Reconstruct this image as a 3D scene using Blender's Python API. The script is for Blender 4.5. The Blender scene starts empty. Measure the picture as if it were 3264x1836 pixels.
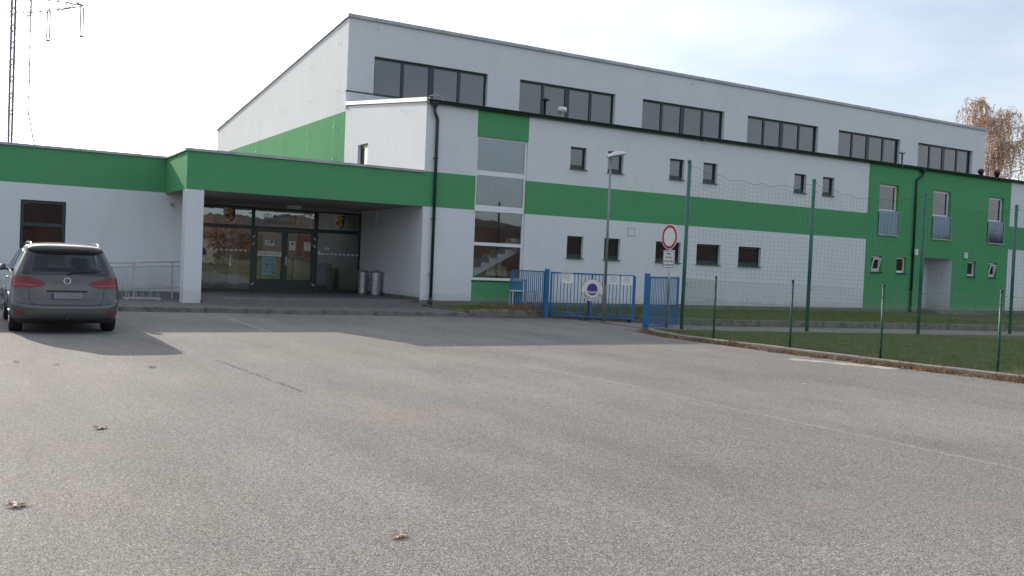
import bpy, math, random
from mathutils import Vector, Matrix, noise
random.seed(7)
S = bpy.context.scene
COL = S.collection
R = math.radians

# ------------------------------------------------------------------ helpers
class MB:
    def __init__(self): self.v=[]; self.f=[]; self.m=[]
    def add(self, vs, fs, mi=0):
        n=len(self.v); self.v+= [tuple(p) for p in vs]
        for f in fs: self.f.append(tuple(i+n for i in f)); self.m.append(mi)
    def quad(self,a,b,c,d,mi=0): self.add([a,b,c,d],[(0,1,2,3)],mi)
    def box(self,x0,x1,y0,y1,z0,z1,mi=0,M=None):
        vs=[Vector((x,y,z)) for x in (x0,x1) for y in (y0,y1) for z in (z0,z1)]
        if M: vs=[M@p for p in vs]
        self.add(vs,[(0,1,3,2),(4,6,7,5),(0,4,5,1),(2,3,7,6),(0,2,6,4),(1,5,7,3)],mi)
    def bbox(self,x0,x1,y0,y1,z0,z1,b=.01,mi=0,M=None):
        # box with chamfered vertical + top edges
        ring=lambda z,i:[(x0+i+b,y0+i,z),(x1-i-b,y0+i,z),(x1-i,y0+i+b,z),(x1-i,y1-i-b,z),(x1-i-b,y1-i,z),(x0+i+b,y1-i,z),(x0+i,y1-i-b,z),(x0+i,y0+i+b,z)]
        vs=ring(z0,0)+ring(z1-b,0)+ring(z1,b)
        fs=[tuple(range(7,-1,-1)),tuple(range(16,24))]
        for r in (0,8):
            for i in range(8): fs.append((r+i,r+(i+1)%8,r+8+(i+1)%8,r+8+i))
        vs=[Vector(p) for p in vs]
        if M: vs=[M@p for p in vs]
        self.add(vs,fs,mi)
    def tube(self,pts,r,n=8,mi=0,cap=True,r2=None):
        pts=[Vector(p) for p in pts]; N=len(pts); rs=[r+( (r2-r)*i/(N-1) if r2 is not None else 0) for i in range(N)]
        base=len(self.v); up=None
        for i,p in enumerate(pts):
            t=(pts[min(i+1,N-1)]-pts[max(i-1,0)]).normalized()
            if up is None: up=Vector((0,0,1)) if abs(t.z)<.9 else Vector((1,0,0))
            a=t.cross(up).normalized(); b=a.cross(t).normalized(); up=b
            for k in range(n):
                an=2*math.pi*(k+.5)/n
                self.v.append(tuple(p+(a*math.cos(an)+b*math.sin(an))*rs[i]))
        for i in range(N-1):
            for k in range(n):
                self.f.append((base+i*n+k,base+i*n+(k+1)%n,base+(i+1)*n+(k+1)%n,base+(i+1)*n+k)); self.m.append(mi)
        if cap:
            self.f.append(tuple(base+k for k in range(n-1,-1,-1))); self.m.append(mi)
            self.f.append(tuple(base+(N-1)*n+k for k in range(n))); self.m.append(mi)
    def lathe(self,prof,n=24,mi=0,M=None):
        base=[]
        for r,z in prof:
            for k in range(n):
                a=2*math.pi*k/n; base.append(Vector((r*math.cos(a),r*math.sin(a),z)))
        if M: base=[M@p for p in base]
        fs=[]
        for i in range(len(prof)-1):
            for k in range(n): fs.append((i*n+k,i*n+(k+1)%n,(i+1)*n+(k+1)%n,(i+1)*n+k))
        self.add(base,fs,mi)
    def prism(self,poly,d,mi=0):   # poly: list of 3D pts (planar), d: Vector
        n=len(poly); P=[Vector(p) for p in poly]; d=Vector(d)
        self.add(P+[p+d for p in P],[tuple(range(n-1,-1,-1)),tuple(range(n,2*n))]+[(i,(i+1)%n,n+(i+1)%n,n+i) for i in range(n)],mi)
    def build(self,name,mats,parent=None,smooth=False,loc=None,fix=True):
        me=bpy.data.meshes.new(name); me.from_pydata(self.v,[],self.f)
        if not isinstance(mats,(list,tuple)): mats=[mats]
        for m in mats: me.materials.append(m)
        if len(mats)>1: me.polygons.foreach_set('material_index',self.m)
        if smooth: me.polygons.foreach_set('use_smooth',[True]*len(me.polygons))
        me.update(); 
        if fix and len(self.f)<60000:
            import bmesh
            bm=bmesh.new(); bm.from_mesh(me); bmesh.ops.recalc_face_normals(bm,faces=bm.faces); bm.to_mesh(me); bm.free()
        o=bpy.data.objects.new(name,me); COL.objects.link(o)
        if parent: o.parent=parent
        if loc: o.location=loc
        return o
def tag(o,label=None,cat=None,group=None,kind=None):
    if label: o['label']=label
    if cat: o['category']=cat
    if group: o['group']=group
    if kind: o['kind']=kind
    return o
def empty(name,loc=(0,0,0),rz=0):
    o=bpy.data.objects.new(name,None); COL.objects.link(o); o.location=loc; o.rotation_euler=(0,0,rz); o.empty_display_size=.2
    return o
def copy_tree(o,parent=None):
    c=o.copy(); COL.objects.link(c)
    if parent: c.parent=parent
    for ch in [x for x in bpy.data.objects if x.parent==o]: copy_tree(ch,c)
    return c
def reparent(o,p):   # parent with child geometry in world coords under an offset empty
    bpy.context.view_layer.update()
    o.parent=p; o.matrix_parent_inverse=(Matrix.Translation(p.location)@Matrix.Rotation(p.rotation_euler[2],4,'Z')).inverted()
    return o
class Ctx: pass
def text_mesh(name,txt,size,mat,M,parent=None,extr=.001,align='CENTER',spacing=1.0):
    cu=bpy.data.curves.new(name,'FONT'); cu.body=txt; cu.size=size; cu.align_x=align; cu.align_y='CENTER'; cu.extrude=extr; cu.space_character=spacing
    tmp=bpy.data.objects.new(name+'_t',cu); COL.objects.link(tmp)
    dg=bpy.context.evaluated_depsgraph_get(); dg.update()
    me=bpy.data.meshes.new_from_object(tmp.evaluated_get(dg)); bpy.data.objects.remove(tmp)
    me.transform(M); me.materials.clear(); me.materials.append(mat); me.name=name
    o=bpy.data.objects.new(name,me); COL.objects.link(o)
    if parent: o.parent=parent
    return o

# ------------------------------------------------------------------ materials
def nt(name):
    m=bpy.data.materials.new(name); m.use_nodes=True; t=m.node_tree; t.nodes.clear()
    out=t.nodes.new('ShaderNodeOutputMaterial'); return m,t,out
def N(t,typ,**k):
    n=t.nodes.new(typ)
    for a,b in k.items(): setattr(n,a,b)
    return n
def L(t,a,b): t.links.new(a,b)
def coords(t,obj=True,scale=(1,1,1)):
    tc=N(t,'ShaderNodeNewGeometry'); mp=N(t,'ShaderNodeMapping'); mp.inputs['Scale'].default_value=scale
    L(t,tc.outputs['Position'],mp.inputs['Vector']); return mp.outputs['Vector']
def noise_n(t,vec,scale,detail=4,rough=.55):
    n=N(t,'ShaderNodeTexNoise'); n.inputs['Scale'].default_value=scale; n.inputs['Detail'].default_value=detail; n.inputs['Roughness'].default_value=rough
    L(t,vec,n.inputs['Vector']); return n.outputs['Fac']
def ramp(t,fac,stops):
    r=N(t,'ShaderNodeValToRGB'); cr=r.color_ramp
    while len(cr.elements)<len(stops): cr.elements.new(.5)
    for e,(p,c) in zip(cr.elements,stops):
        e.position=p; e.color=(c,c,c,1) if isinstance(c,(int,float)) else (*c,1)
    L(t,fac,r.inputs['Fac']); return r.outputs['Color']
def mix(t,fac,a,b,mode='MIX'):
    m=N(t,'ShaderNodeMix',data_type='RGBA',blend_type=mode)
    for s,v in ((0,fac),(6,a),(7,b)):
        if isinstance(v,(int,float)): m.inputs[s].default_value=v if s==0 else (v,v,v,1)
        elif isinstance(v,tuple): m.inputs[s].default_value=(*v,1)
        else: L(t,v,m.inputs[s])
    return m.outputs[2]
def bump(t,h,strength=.3,dist=.01,prev=None):
    b=N(t,'ShaderNodeBump'); b.inputs['Strength'].default_value=strength; b.inputs['Distance'].default_value=dist
    L(t,h,b.inputs['Height'])
    if prev: L(t,prev,b.inputs['Normal'])
    return b.outputs['Normal']
def pr(name,col,rough=.6,metal=0,var=.12,vscale=3,bumps=None,coat=0,spec=None,ior=None,dirt=None,sheenscale=(1,1,1)):
    m,t,out=nt(name); b=N(t,'ShaderNodeBsdfPrincipled'); L(t,b.outputs[0],out.inputs[0])
    vec=coords(t,scale=sheenscale)
    f=noise_n(t,vec,vscale,5)
    lo=tuple(c*(1-var) for c in col); hi=tuple(min(1,c*(1+var)) for c in col)
    c=ramp(t,f,[(.3,lo),(.7,hi)])
    if dirt:
        f2=noise_n(t,vec,dirt[1],6,.65); k=ramp(t,f2,[(dirt[2],0.),(dirt[2]+.18,1.)]); c=mix(t,k,c,dirt[0])
    L(t,c,b.inputs['Base Color'])
    b.inputs['Roughness'].default_value=rough; b.inputs['Metallic'].default_value=metal
    b.inputs['Coat Weight'].default_value=coat; b.inputs['Coat Roughness'].default_value=.03
    if ior: b.inputs['IOR'].default_value=ior
    if spec is not None: b.inputs['Specular IOR Level'].default_value=spec
    if bumps:
        nn=None
        for s,st,d in bumps: nn=bump(t,noise_n(t,vec,s,3),st,d,nn)
        L(t,nn,b.inputs['Normal'])
    return m
def render_mat(name,col):
    # scratched plaster render
    m,t,out=nt(name); b=N(t,'ShaderNodeBsdfPrincipled'); L(t,b.outputs[0],out.inputs[0])
    vec=coords(t); v2=coords(t,scale=(1,1,.22))
    c=ramp(t,noise_n(t,vec,.7,5,.6),[(.3,tuple(x*.975 for x in col)),(.7,tuple(min(1,x*1.02) for x in col))])
    g=ramp(t,noise_n(t,vec,60,3,.7),[(.25,tuple(x*.9 for x in (1,1,1))),(.75,(1.05,)*3)])
    c=mix(t,1.0,c,g,'MULTIPLY')
    st=ramp(t,noise_n(t,v2,2.3,5,.7),[(.50,1.),(.80,.94)])
    c=mix(t,1.0,c,st,'MULTIPLY')
    # soil splashed up at the foot of the walls, uneven edge
    sx=N(t,'ShaderNodeSeparateXYZ'); L(t,vec,sx.inputs[0]); ad=N(t,'ShaderNodeMath',operation='MULTIPLY_ADD'); L(t,noise_n(t,vec,3.5,6,.75),ad.inputs[0]); ad.inputs[1].default_value=-.9; L(t,sx.outputs[2],ad.inputs[2])
    sp_=ramp(t,ad.outputs[0],[(-.0,.26),(.12,0.)]); c=mix(t,sp_,c,(.34,.32,.27))
    L(t,c,b.inputs['Base Color']); b.inputs['Roughness'].default_value=.9; b.inputs['Specular IOR Level'].default_value=.05
    L(t,bump(t,noise_n(t,vec,90,2),.35,.004),b.inputs['Normal']); return m
def glass(name,tint=(.5,.5,.5),ior=1.5,refl_boost=1.0,rough=.01,wave=0.0,clear=1.0,floor=.0):
    m,t,out=nt(name)
    tr=N(t,'ShaderNodeBsdfTransparent'); tr.inputs[0].default_value=(*tint,1)
    gl=N(t,'ShaderNodeBsdfGlossy'); gl.inputs['Roughness'].default_value=rough
    gl.inputs[0].default_value=(.80,.91,1,1)
    fr=N(t,'ShaderNodeFresnel'); fr.inputs[0].default_value=ior
    mu=N(t,'ShaderNodeMath',operation='MULTIPLY_ADD'); mu.inputs[1].default_value=refl_boost; mu.inputs[2].default_value=floor; mu.use_clamp=True
    L(t,fr.outputs[0],mu.inputs[0])
    mx=N(t,'ShaderNodeMixShader'); L(t,mu.outputs[0],mx.inputs[0]); L(t,tr.outputs[0],mx.inputs[1]); L(t,gl.outputs[0],mx.inputs[2]); L(t,mx.outputs[0],out.inputs[0])
    if wave:
        vec=coords(t); L(t,bump(t,noise_n(t,vec,1.3,2),wave,.02),gl.inputs['Normal'])
    return m
def dark_glass(name,base=(.012,.013,.016),ior=1.9,wave=.05):
    m,t,out=nt(name); b=N(t,'ShaderNodeBsdfPrincipled'); L(t,b.outputs[0],out.inputs[0])
    vec=coords(t)
    L(t,ramp(t,noise_n(t,vec,.8,3),[(.3,tuple(x*.8 for x in base)),(.7,tuple(x*1.3 for x in base))]),b.inputs['Base Color'])
    b.inputs['Roughness'].default_value=.015; b.inputs['IOR'].default_value=ior
    L(t,bump(t,noise_n(t,vec,.9,2),wave,.02),b.inputs['Normal']); return m

M=Ctx()
M.white=render_mat('white_render',(.675,.705,.72))
M.green=render_mat('green_render',(.097,.322,.148))
M.plinth=pr('plinth_grey',(.17,.165,.16),.85,var=.15,vscale=4,bumps=[(70,.4,.004)],dirt=((.10,.11,.075),2.2,.5))
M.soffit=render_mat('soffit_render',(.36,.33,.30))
M.dgreen=pr('dark_green_frame',(.011,.030,.027),.35,var=.15)
M.gutter=pr('dark_green_sheet',(.013,.040,.031),.4,var=.3,vscale=1.5,metal=.1)
M.pvc=pr('white_pvc',(.72,.73,.74),.35,var=.04)
M.zinc=pr('zinc_sheet',(.36,.37,.38),.5,.45,var=.18,vscale=2,dirt=((.20,.19,.17),3,.58))
M.whitesheet=pr('white_sheet',(.78,.77,.74),.45,var=.05)
M.roof=pr('roof_membrane',(.22,.22,.22),.8,var=.2)
M.pane=dark_glass('window_glass',(.010,.021,.036))
M.panelow=dark_glass('window_glass_low',(.030,.020,.020),1.6)
M.gl=glass('clear_glass',(.66,.67,.64),1.5,1.9,wave=.10,floor=.08)
M.glst=glass('stair_glass',(.90,.91,.90),1.5,1.25,wave=.03,floor=.04)
M.balu=glass('balustrade_glass',(.55,.60,.62),1.45,.8,floor=.0)
M.balu.node_tree.nodes['Glossy BSDF'].inputs['Roughness'].default_value=.06
M.tile=pr('step_tile',(.155,.15,.148),.65,var=.15,vscale=5,bumps=[(50,.2,.003)])
M.dark=pr('dark_plastic',(.015,.015,.016),.5)
M.blk=pr('black_rubber',(.012,.012,.012),.85)
M.galv=pr('galvanised_steel',(.42,.44,.46),.38,.75,var=.2,vscale=6)
M.steelp=pr('grey_painted_steel',(.23,.25,.26),.5,.3,var=.12,vscale=4)
M.blue=pr('blue_gate_paint',(.018,.135,.33),.5,var=.15,vscale=3,dirt=((.055,.12,.20),5,.58))
M.pole=pr('green_pole_paint',(.03,.13,.095),.5,var=.25,vscale=3)
M.poled=pr('green_post_paint',(.022,.085,.055),.5,var=.25,vscale=3)
M.wire=pr('green_plastic_wire',(.10,.17,.10),.25)
M.net=pr('green_net_cord',(.02,.06,.05),.8)
M.white_paint=pr('white_sign_paint',(.74,.73,.70),.4,var=.04)
M.red=pr('sign_red',(.50,.015,.035),.4,var=.05)
M.blackink=pr('black_ink',(.015,.015,.02),.5)
M.paper=pr('paper',(.80,.81,.81),.8,var=.04)
M.poster=pr('pale_blue_poster',(.26,.40,.45),.7,var=.35,vscale=9)
M.ink=pr('grey_ink',(.16,.16,.17),.8,var=.2,vscale=30)
M.ink2=pr('faded_lettering',(.07,.08,.085),.5,var=.1)
M.purple=pr('club_purple',(.055,.045,.26),.45,var=.05)
M.crestblue=pr('crest_blue',(.03,.035,.14),.5)
M.crestyellow=pr('crest_yellow',(.60,.45,.06),.5)
M.crestred=pr('crest_red',(.42,.025,.03),.5)
M.terra=pr('terracotta',(.33,.09,.06),.8)
M.leafgreen=pr('plant_leaf',(.04,.10,.03),.6)
M.inwall=pr('interior_wall',(.55,.52,.44),.9)
M.inbrown=pr('interior_brown',(.30,.12,.07),.8,var=.15,vscale=3)
M.infloor=pr('interior_floor',(.22,.22,.16),.5)
M.wood=pr('interior_wood',(.30,.19,.07),.6,var=.15)
M.weather=pr('weathered_white_metal',(.55,.56,.55),.6,var=.1,vscale=8,dirt=((.28,.24,.2),9,.6))
M.rustpost=pr('rusty_brown_post',(.09,.045,.04),.8,var=.3,vscale=9)
M.lampwhite=pr('lamp_housing',(.62,.64,.66),.4)
M.lens=pr('lamp_lens',(.30,.29,.28),.25)
M.chrome=pr('chrome',(.80,.80,.80),.12,1.0,var=.02)
M.pylonm=pr('pylon_steel',(.20,.21,.26),.6,.3)

# asphalt -----------------------------------------------------------
def asphalt():
    m,t,out=nt('asphalt'); b=N(t,'ShaderNodeBsdfPrincipled'); L(t,b.outputs[0],out.inputs[0])
    vec=coords(t)
    vo=N(t,'ShaderNodeTexVoronoi'); vo.inputs['Scale'].default_value=122; vo.inputs['Randomness'].default_value=1; L(t,vec,vo.inputs['Vector'])
    stone=ramp(t,vo.outputs['Color'],[(0,(.15,.144,.134)),(.45,(.280,.268,.247)),(.85,(.405,.388,.36)),(1,(.76,.735,.69))])
    gap=ramp(t,vo.outputs['Distance'],[(.38,1.04),(.72,.42)])
    c=mix(t,1.0,stone,gap,'MULTIPLY')
    f=N(t,'ShaderNodeTexNoise'); f.inputs['Scale'].default_value=24; f.inputs['Detail'].default_value=8; f.inputs['Roughness'].default_value=.75; L(t,vec,f.inputs['Vector'])
    c=mix(t,1.0,c,ramp(t,f.outputs['Fac'],[(.3,.72),(.7,1.30)]),'MULTIPLY')
    big=ramp(t,noise_n(t,vec,.22,6,.6),[(.3,(.86,.875,.89)),(.7,(1.12,1.08,1.04))])
    c=mix(t,1.0,c,big,'MULTIPLY')
    v2=coords(t,scale=(1,.25,1))
    c=mix(t,1.0,c,ramp(t,noise_n(t,v2,.9,6,.7),[(.35,.85),(.65,1.09)]),'MULTIPLY')
    # irregular dark oil/damp spots
    sp=ramp(t,noise_n(t,vec,1.6,7,.7),[(.63,0.),(.72,1.)])
    spf=N(t,'ShaderNodeMath',operation='MULTIPLY'); spf.inputs[1].default_value=.5; L(t,sp,spf.inputs[0])
    c=mix(t,spf.outputs[0],c,(.13,.128,.125))
    # pinkish wear blotches
    pk=ramp(t,noise_n(t,vec,.35,3),[(.55,0.),(.75,1.)])
    pf=N(t,'ShaderNodeMath',operation='MULTIPLY'); pf.inputs[1].default_value=.3; L(t,pk,pf.inputs[0])
    c=mix(t,pf.outputs[0],c,(.30,.24,.21))
    L(t,c,b.inputs['Base Color']); b.inputs['Roughness'].default_value=.88; b.inputs['Specular IOR Level'].default_value=.25
    inv=N(t,'ShaderNodeMath',operation='SUBTRACT'); inv.inputs[0].default_value=1; L(t,vo.outputs['Distance'],inv.inputs[1])
    n1=bump(t,inv.outputs[0],.6,.005); n1=bump(t,noise_n(t,vec,3,5),.25,.02,n1)
    L(t,n1,b.inputs['Normal']); return m
M.asphalt=asphalt()
def worn_paint():
    m,t,out=nt('worn_road_paint'); b=N(t,'ShaderNodeBsdfPrincipled'); tr=N(t,'ShaderNodeBsdfTransparent'); mx=N(t,'ShaderNodeMixShader')
    b.inputs['Base Color'].default_value=(.60,.58,.55,1); b.inputs['Roughness'].default_value=.85
    vec=coords(t); f=ramp(t,noise_n(t,vec,22,8,.8),[(.44,0.),(.60,.85)])
    L(t,f,mx.inputs[0]); L(t,tr.outputs[0],mx.inputs[1]); L(t,b.outputs[0],mx.inputs[2]); L(t,mx.outputs[0],out.inputs[0]); return m
M.paint=worn_paint()
def worn2(name,lo,hi,col):
    m=worn_paint(); m.name=name
    for n in m.node_tree.nodes:
        if n.type=='VALTORGB': n.color_ramp.elements[0].position=lo; n.color_ramp.elements[1].position=hi
        if n.type=='BSDF_PRINCIPLED': n.inputs['Base Color'].default_value=(*col,1)
    return m
M.paint_faint=worn2('faint_road_paint',.455,.65,(.52,.50,.46))
M.paint_ok=worn2('road_paint',.40,.62,(.58,.56,.52))
M.crack_faint=worn2('faint_crack_filler',.50,.60,(.06,.058,.052))
M.paint_strip=worn2('road_paint_strip',.30,.58,(.66,.61,.52))
M.crack=worn2('crack_filler',.47,.51,(.02,.02,.02))
def paving():
    m,t,out=nt('block_paving'); b=N(t,'ShaderNodeBsdfPrincipled'); L(t,b.outputs[0],out.inputs[0]); vec=coords(t)
    br=N(t,'ShaderNodeTexBrick'); br.inputs['Scale'].default_value=1; br.inputs['Brick Width'].default_value=.2; br.inputs['Row Height'].default_value=.1; br.inputs['Mortar Size'].default_value=.008
    br.inputs['Color1'].default_value=(.16,.15,.145,1); br.inputs['Color2'].default_value=(.21,.195,.185,1); br.inputs['Mortar'].default_value=(.07,.068,.06,1)
    L(t,vec,br.inputs['Vector']); c=mix(t,1.0,br.outputs['Color'],ramp(t,noise_n(t,vec,12,5),[(.3,.85),(.7,1.12)]),'MULTIPLY')
    L(t,c,b.inputs['Base Color']); b.inputs['Roughness'].default_value=.9
    return m
M.paving=paving()
M.kerb=pr('kerb_concrete',(.17,.165,.15),.9,var=.2,vscale=5,bumps=[(30,.5,.008)],dirt=((.075,.08,.05),3,.5))
M.kerb_light=pr('kerb_concrete_light',(.25,.24,.215),.9,var=.2,vscale=5,bumps=[(30,.5,.008)],dirt=((.13,.12,.08),3,.5))
M.soil=pr('lawn_ground',(.062,.084,.018),.95,var=.35,vscale=2.5,bumps=[(25,.8,.03)],dirt=((.07,.065,.028),1.2,.56))
M.field=pr('field_ground',(.13,.12,.045),.95,var=.3,vscale=.15)
M.blade=pr('grass_blade',(.115,.160,.026),.7,var=.45,vscale=4,dirt=((.12,.11,.045),2.0,.58))
M.dry=pr('dry_weed',(.22,.145,.075),.85,var=.5,vscale=9)
M.deadleaf=pr('dead_leaf',(.27,.13,.07),.8,var=.5,vscale=14)
M.paleleaf=pr('pale_dead_leaf',(.50,.34,.24),.7,var=.35,vscale=40)
M.bark=pr('birch_bark',(.33,.30,.28),.85,var=.5,vscale=3)
M.twig=pr('birch_twig',(.32,.24,.22),.85,var=.3)
M.birchleaf=pr('birch_leaf_gold',(.60,.38,.19),.7,var=.5,vscale=.6)
M.birchleaf2=pr('birch_leaf_mauve',(.58,.44,.38),.75,var=.35,vscale=.8)
M.wood_far=pr('far_woodland',(.050,.036,.034),.95,var=.4,vscale=.15)

# ------------------------------------------------------------------ ground
def sheet(name,poly,z,mat,kind='structure'):
    b=MB(); b.add([(x,y,z) for x,y in poly],[tuple(range(len(poly)))]); return tag(b.build(name,mat,fix=False),kind=kind)
sheet('ground',[(-600,-600),(700,-600),(700,700),(-600,700)],-.06,M.field)
# smooth polyline of the kerb in front of the building
FK=[(-14,28.1),(0,26.05),(3.4,25.72),(7.6,25.22),(11.7,24.75),(14.85,24.42),(15.7,24.62),(16.5,24.05),(17.75,22.85),(18.6,21.95),(19.4,21.35),(20.2,21.1),(22.6,20.92),(25,20.55),(28,20.0),(32,19.3),(60,14.6)]
LOT=[(-60,-9),(16.6,-9),(16.45,3)]
OK=[(16.3,3),(16.0,6.0),(15.62,9.3),(15.45,10.65),(15.2,13.2),(15.0,16.1),(14.95,17.6),(15.25,18.9),(15.75,19.62)]
sheet('parking_lot',[(-60,-9),(17.2,-9),(17.2,2),(16.6,9),(16.4,17),(16.2,19.7),(16.4,26.5),(-60,36)],0,M.asphalt)
LE=[(15.9,19.55),(16.78,19.32),(17.96,18.95),(20.5,18.5),(24.5,17.85),(28.9,17.2),(60,12.5)]  # lawn far edge
sheet('path',[(16.2,19.4)]+[(x,y-.25) for x,y in LE[1:]]+[(60,14.75),(32,19.45),(28,20.15),(25,20.7),(22.6,21.05),(20.2,21.25),(19.4,21.5),(18.6,22.1),(17.75,23.0),(16.5,24.2)],.004,M.asphalt)
# lawn inside the fence
lawn=[(x+.12,y) for x,y in OK]+LE[1:]+[(60,-9),(17.2,-9)]
sheet('lawn',[(17.2,-9),(16.45,3)]+[(x+.15,y) for x,y in OK[1:]]+LE[1:]+[(60,-9)],.05,M.soil)
# grass strip between the kerb and the wall
sheet('grass_strip',[(12.95,24.65),(14.85,24.5),(15.7,24.7),(16.5,24.13),(17.75,22.93),(18.6,22.03),(19.4,21.43),(20.2,21.18),(22.6,20.98),(25,20.61),(28,20.06),(32,19.36),(60,14.66),(60,27.8),(12.95,27.8)],.17,M.soil)
sheet('paving',[(-14,28.2),(0,26.15),(3.4,25.82),(7.6,25.32),(11.7,24.85),(13.0,24.7),(13.0,27.9),(6.5,33.3),(-14,33)],.13,M.paving)
def kerb(name,pts,z0,z1,w,mat,side=1):
    k=MB(); seg=.0
    for (x0,y0),(x1,y1) in zip(pts,pts[1:]):
        d=Vector((x1-x0,y1-y0,0)); Ln=d.length; d.normalize(); n=Vector((-d.y,d.x,0))*side; c=max(1,round(Ln/1.0))
        for i in range(c):
            a=Vector((x0,y0,0))+d*(Ln*i/c+.006); e=Vector((x0,y0,0))+d*(Ln*(i+1)/c-.006)
            j=random.uniform(-.006,.006); zz=z1+random.uniform(-.006,.006); bv=.015
            pr_=[(0,z0),(0,zz-bv),(bv,zz),(w-bv,zz),(w,zz-bv),(w,z0)]
            P=[a+n*(u+j)+Vector((0,0,z)) for u,z in pr_]; Q=[e+n*(u+j)+Vector((0,0,z)) for u,z in pr_]
            k.add(P+Q,[(0,1,2,3,4,5),(11,10,9,8,7,6)]+[(q,q+6,q+7,q+1) for q in range(5)])
    return tag(k.build(name,mat),kind='structure')
kerb('kerb',FK[:5]+[(12.95,24.6)],-.05,.135,.12,M.kerb)
kerb('kerb_wall',[(12.95,24.6)]+FK[5:],-.05,.21,.12,M.kerb)
kerb('kerb_side',[(12.90,24.66),(12.90,27.76)],0,.185,.08,M.kerb,side=-1)
kerb('kerb_edge',[(16.45,-2)]+OK,-.05,.10,.14,M.kerb_light,side=-1)
# road markings and cracks
def strip(name,pts,w,z,mat,wob=0,n=0):
    b=MB(); P=[]
    for (x0,y0),(x1,y1) in zip(pts,pts[1:]):
        c=n or 1
        for i in range(c): P.append((x0+(x1-x0)*i/c,y0+(y1-y0)*i/c))
    P.append(pts[-1]); Lp=[];
    for i,(x,y) in enumerate(P):
        a=P[max(i-1,0)]; e=P[min(i+1,len(P)-1)]; d=Vector((e[0]-a[0],e[1]-a[1],0)).normalized(); nn=Vector((-d.y,d.x,0))
        o=random.uniform(-wob,wob); ww=w*random.uniform(.45,1.35) if wob else w
        q=Vector((x,y,z)); Lp.append((q+nn*(o+ww/2),q+nn*(o-ww/2)))
    for (a,b1),(c,d1) in zip(Lp,Lp[1:]): b.quad(a,b1,d1,c)
    return tag(b.build(name,mat,fix=False),kind='structure')
strip('parking_line',[(5.68,25.35),(5.5,19.3)],.10,.004,M.paint_ok)
strip('parking_line',[(7.75,13.6),(8.1,10.5),(8.05,8),(8.2,3)],.10,.004,M.paint_faint)
strip('road_marking',[(14.05,13.0),(14.3,12.4),(14.6,11.8),(14.85,11.15)],.34,.004,M.paint_strip,.05,5)
strip('road_marking',[(13.3,17.75),(14.8,18.6)],.10,.004,M.paint)
strip('asphalt_crack',[(3.30,14.35),(3.36,13.4),(3.46,11.9),(3.52,10.9)],.030,.004,M.crack,.045,48)
strip('asphalt_crack',[(3.55,10.0),(3.6,9.4),(3.7,8.6)],.008,.004,M.crack_faint,.02,12)
strip('asphalt_crack',[(2.72,18.3),(2.85,17.2),(3.05,15.6)],.018,.004,M.crack,.03,20)
for x,y,l in [(5.2,16.2,1.0),(5.9,15.4,1.3),(11.4,9.9,.5),(10.8,12.9,.45),(12.6,8.3,.5),(13.6,14.6,.8),(9.5,10.4,.3)]:
    strip('asphalt_crack',[(x,y),(x+l*.8,y-l*.45)],.03,.004,M.crack_faint,.02,8)

# ------------------------------------------------------------------ building
B=empty('sports_hall',(12.8,27.8,0)); tag(B,'large white and green sports hall with two-storey wing and low entrance canopy','building')
def bp(mb,name,mats,smooth=False): return reparent(mb.build(name,mats,smooth=smooth),B)
def wall(name,axis,pos,u0,u1,z0,z1,openings,color,mats,inward,extra_u=(),extra_z=(),topf=None,d=.17):
    """axis 'x': wall runs along x at y=pos, 'y': runs along y at x=pos"""
    us=sorted(set([u0,u1]+[v for o in openings for v in o[:2]]+list(extra_u))); zs=sorted(set([z0,z1]+[v for o in openings for v in o[2:4]]+list(extra_z)))
    us=[u for u in us if u0<=u<=u1]; zs=[z for z in zs if z0<=z<=z1]
    P=(lambda u,z,k=0:(u,pos+k*inward,z)) if axis=='x' else (lambda u,z,k=0:(pos+k*inward,u,z))
    b=MB()
    for a,c in zip(us,us[1:]):
        for e,f in zip(zs,zs[1:]):
            um,zm=(a+c)/2,(e+f)/2
            if any(o[0]<um<o[1] and o[2]<zm<o[3] for o in openings): continue
            mi=color(um,zm)
            if topf and f==z1: b.quad(P(a,e),P(c,e),P(c,topf(c)),P(a,topf(a)),mi)
            else: b.quad(P(a,e),P(c,e),P(c,f),P(a,f),mi)
    for o in openings:
        dd=o[4] if len(o)>4 else d; a,c,e,f=o[:4]; mi=color((a+c)/2,(e+f)/2) if len(o)<6 else o[5]
        zc=sorted(set([e,f]+[z for z in zs if e<z<f]))
        for s,uu in ((0,a),(1,c)):
            for z_a,z_b in zip(zc,zc[1:]):
                ms=color(uu+(-.01 if s==0 else .01),(z_a+z_b)/2) if len(o)<6 else o[5]
                b.quad(P(uu,z_a),P(uu,z_b),P(uu,z_b,dd),P(uu,z_a,dd),ms)
        for zz in (e,f): b.quad(P(a,zz),P(c,zz),P(c,zz,dd),P(a,zz,dd),mi)
    return bp(b,name,mats)
YF,YL,YG,YT=27.8,31.05,33.3,35.43
XL=12.8
WGP=[M.white,M.green,M.plinth]
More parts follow.
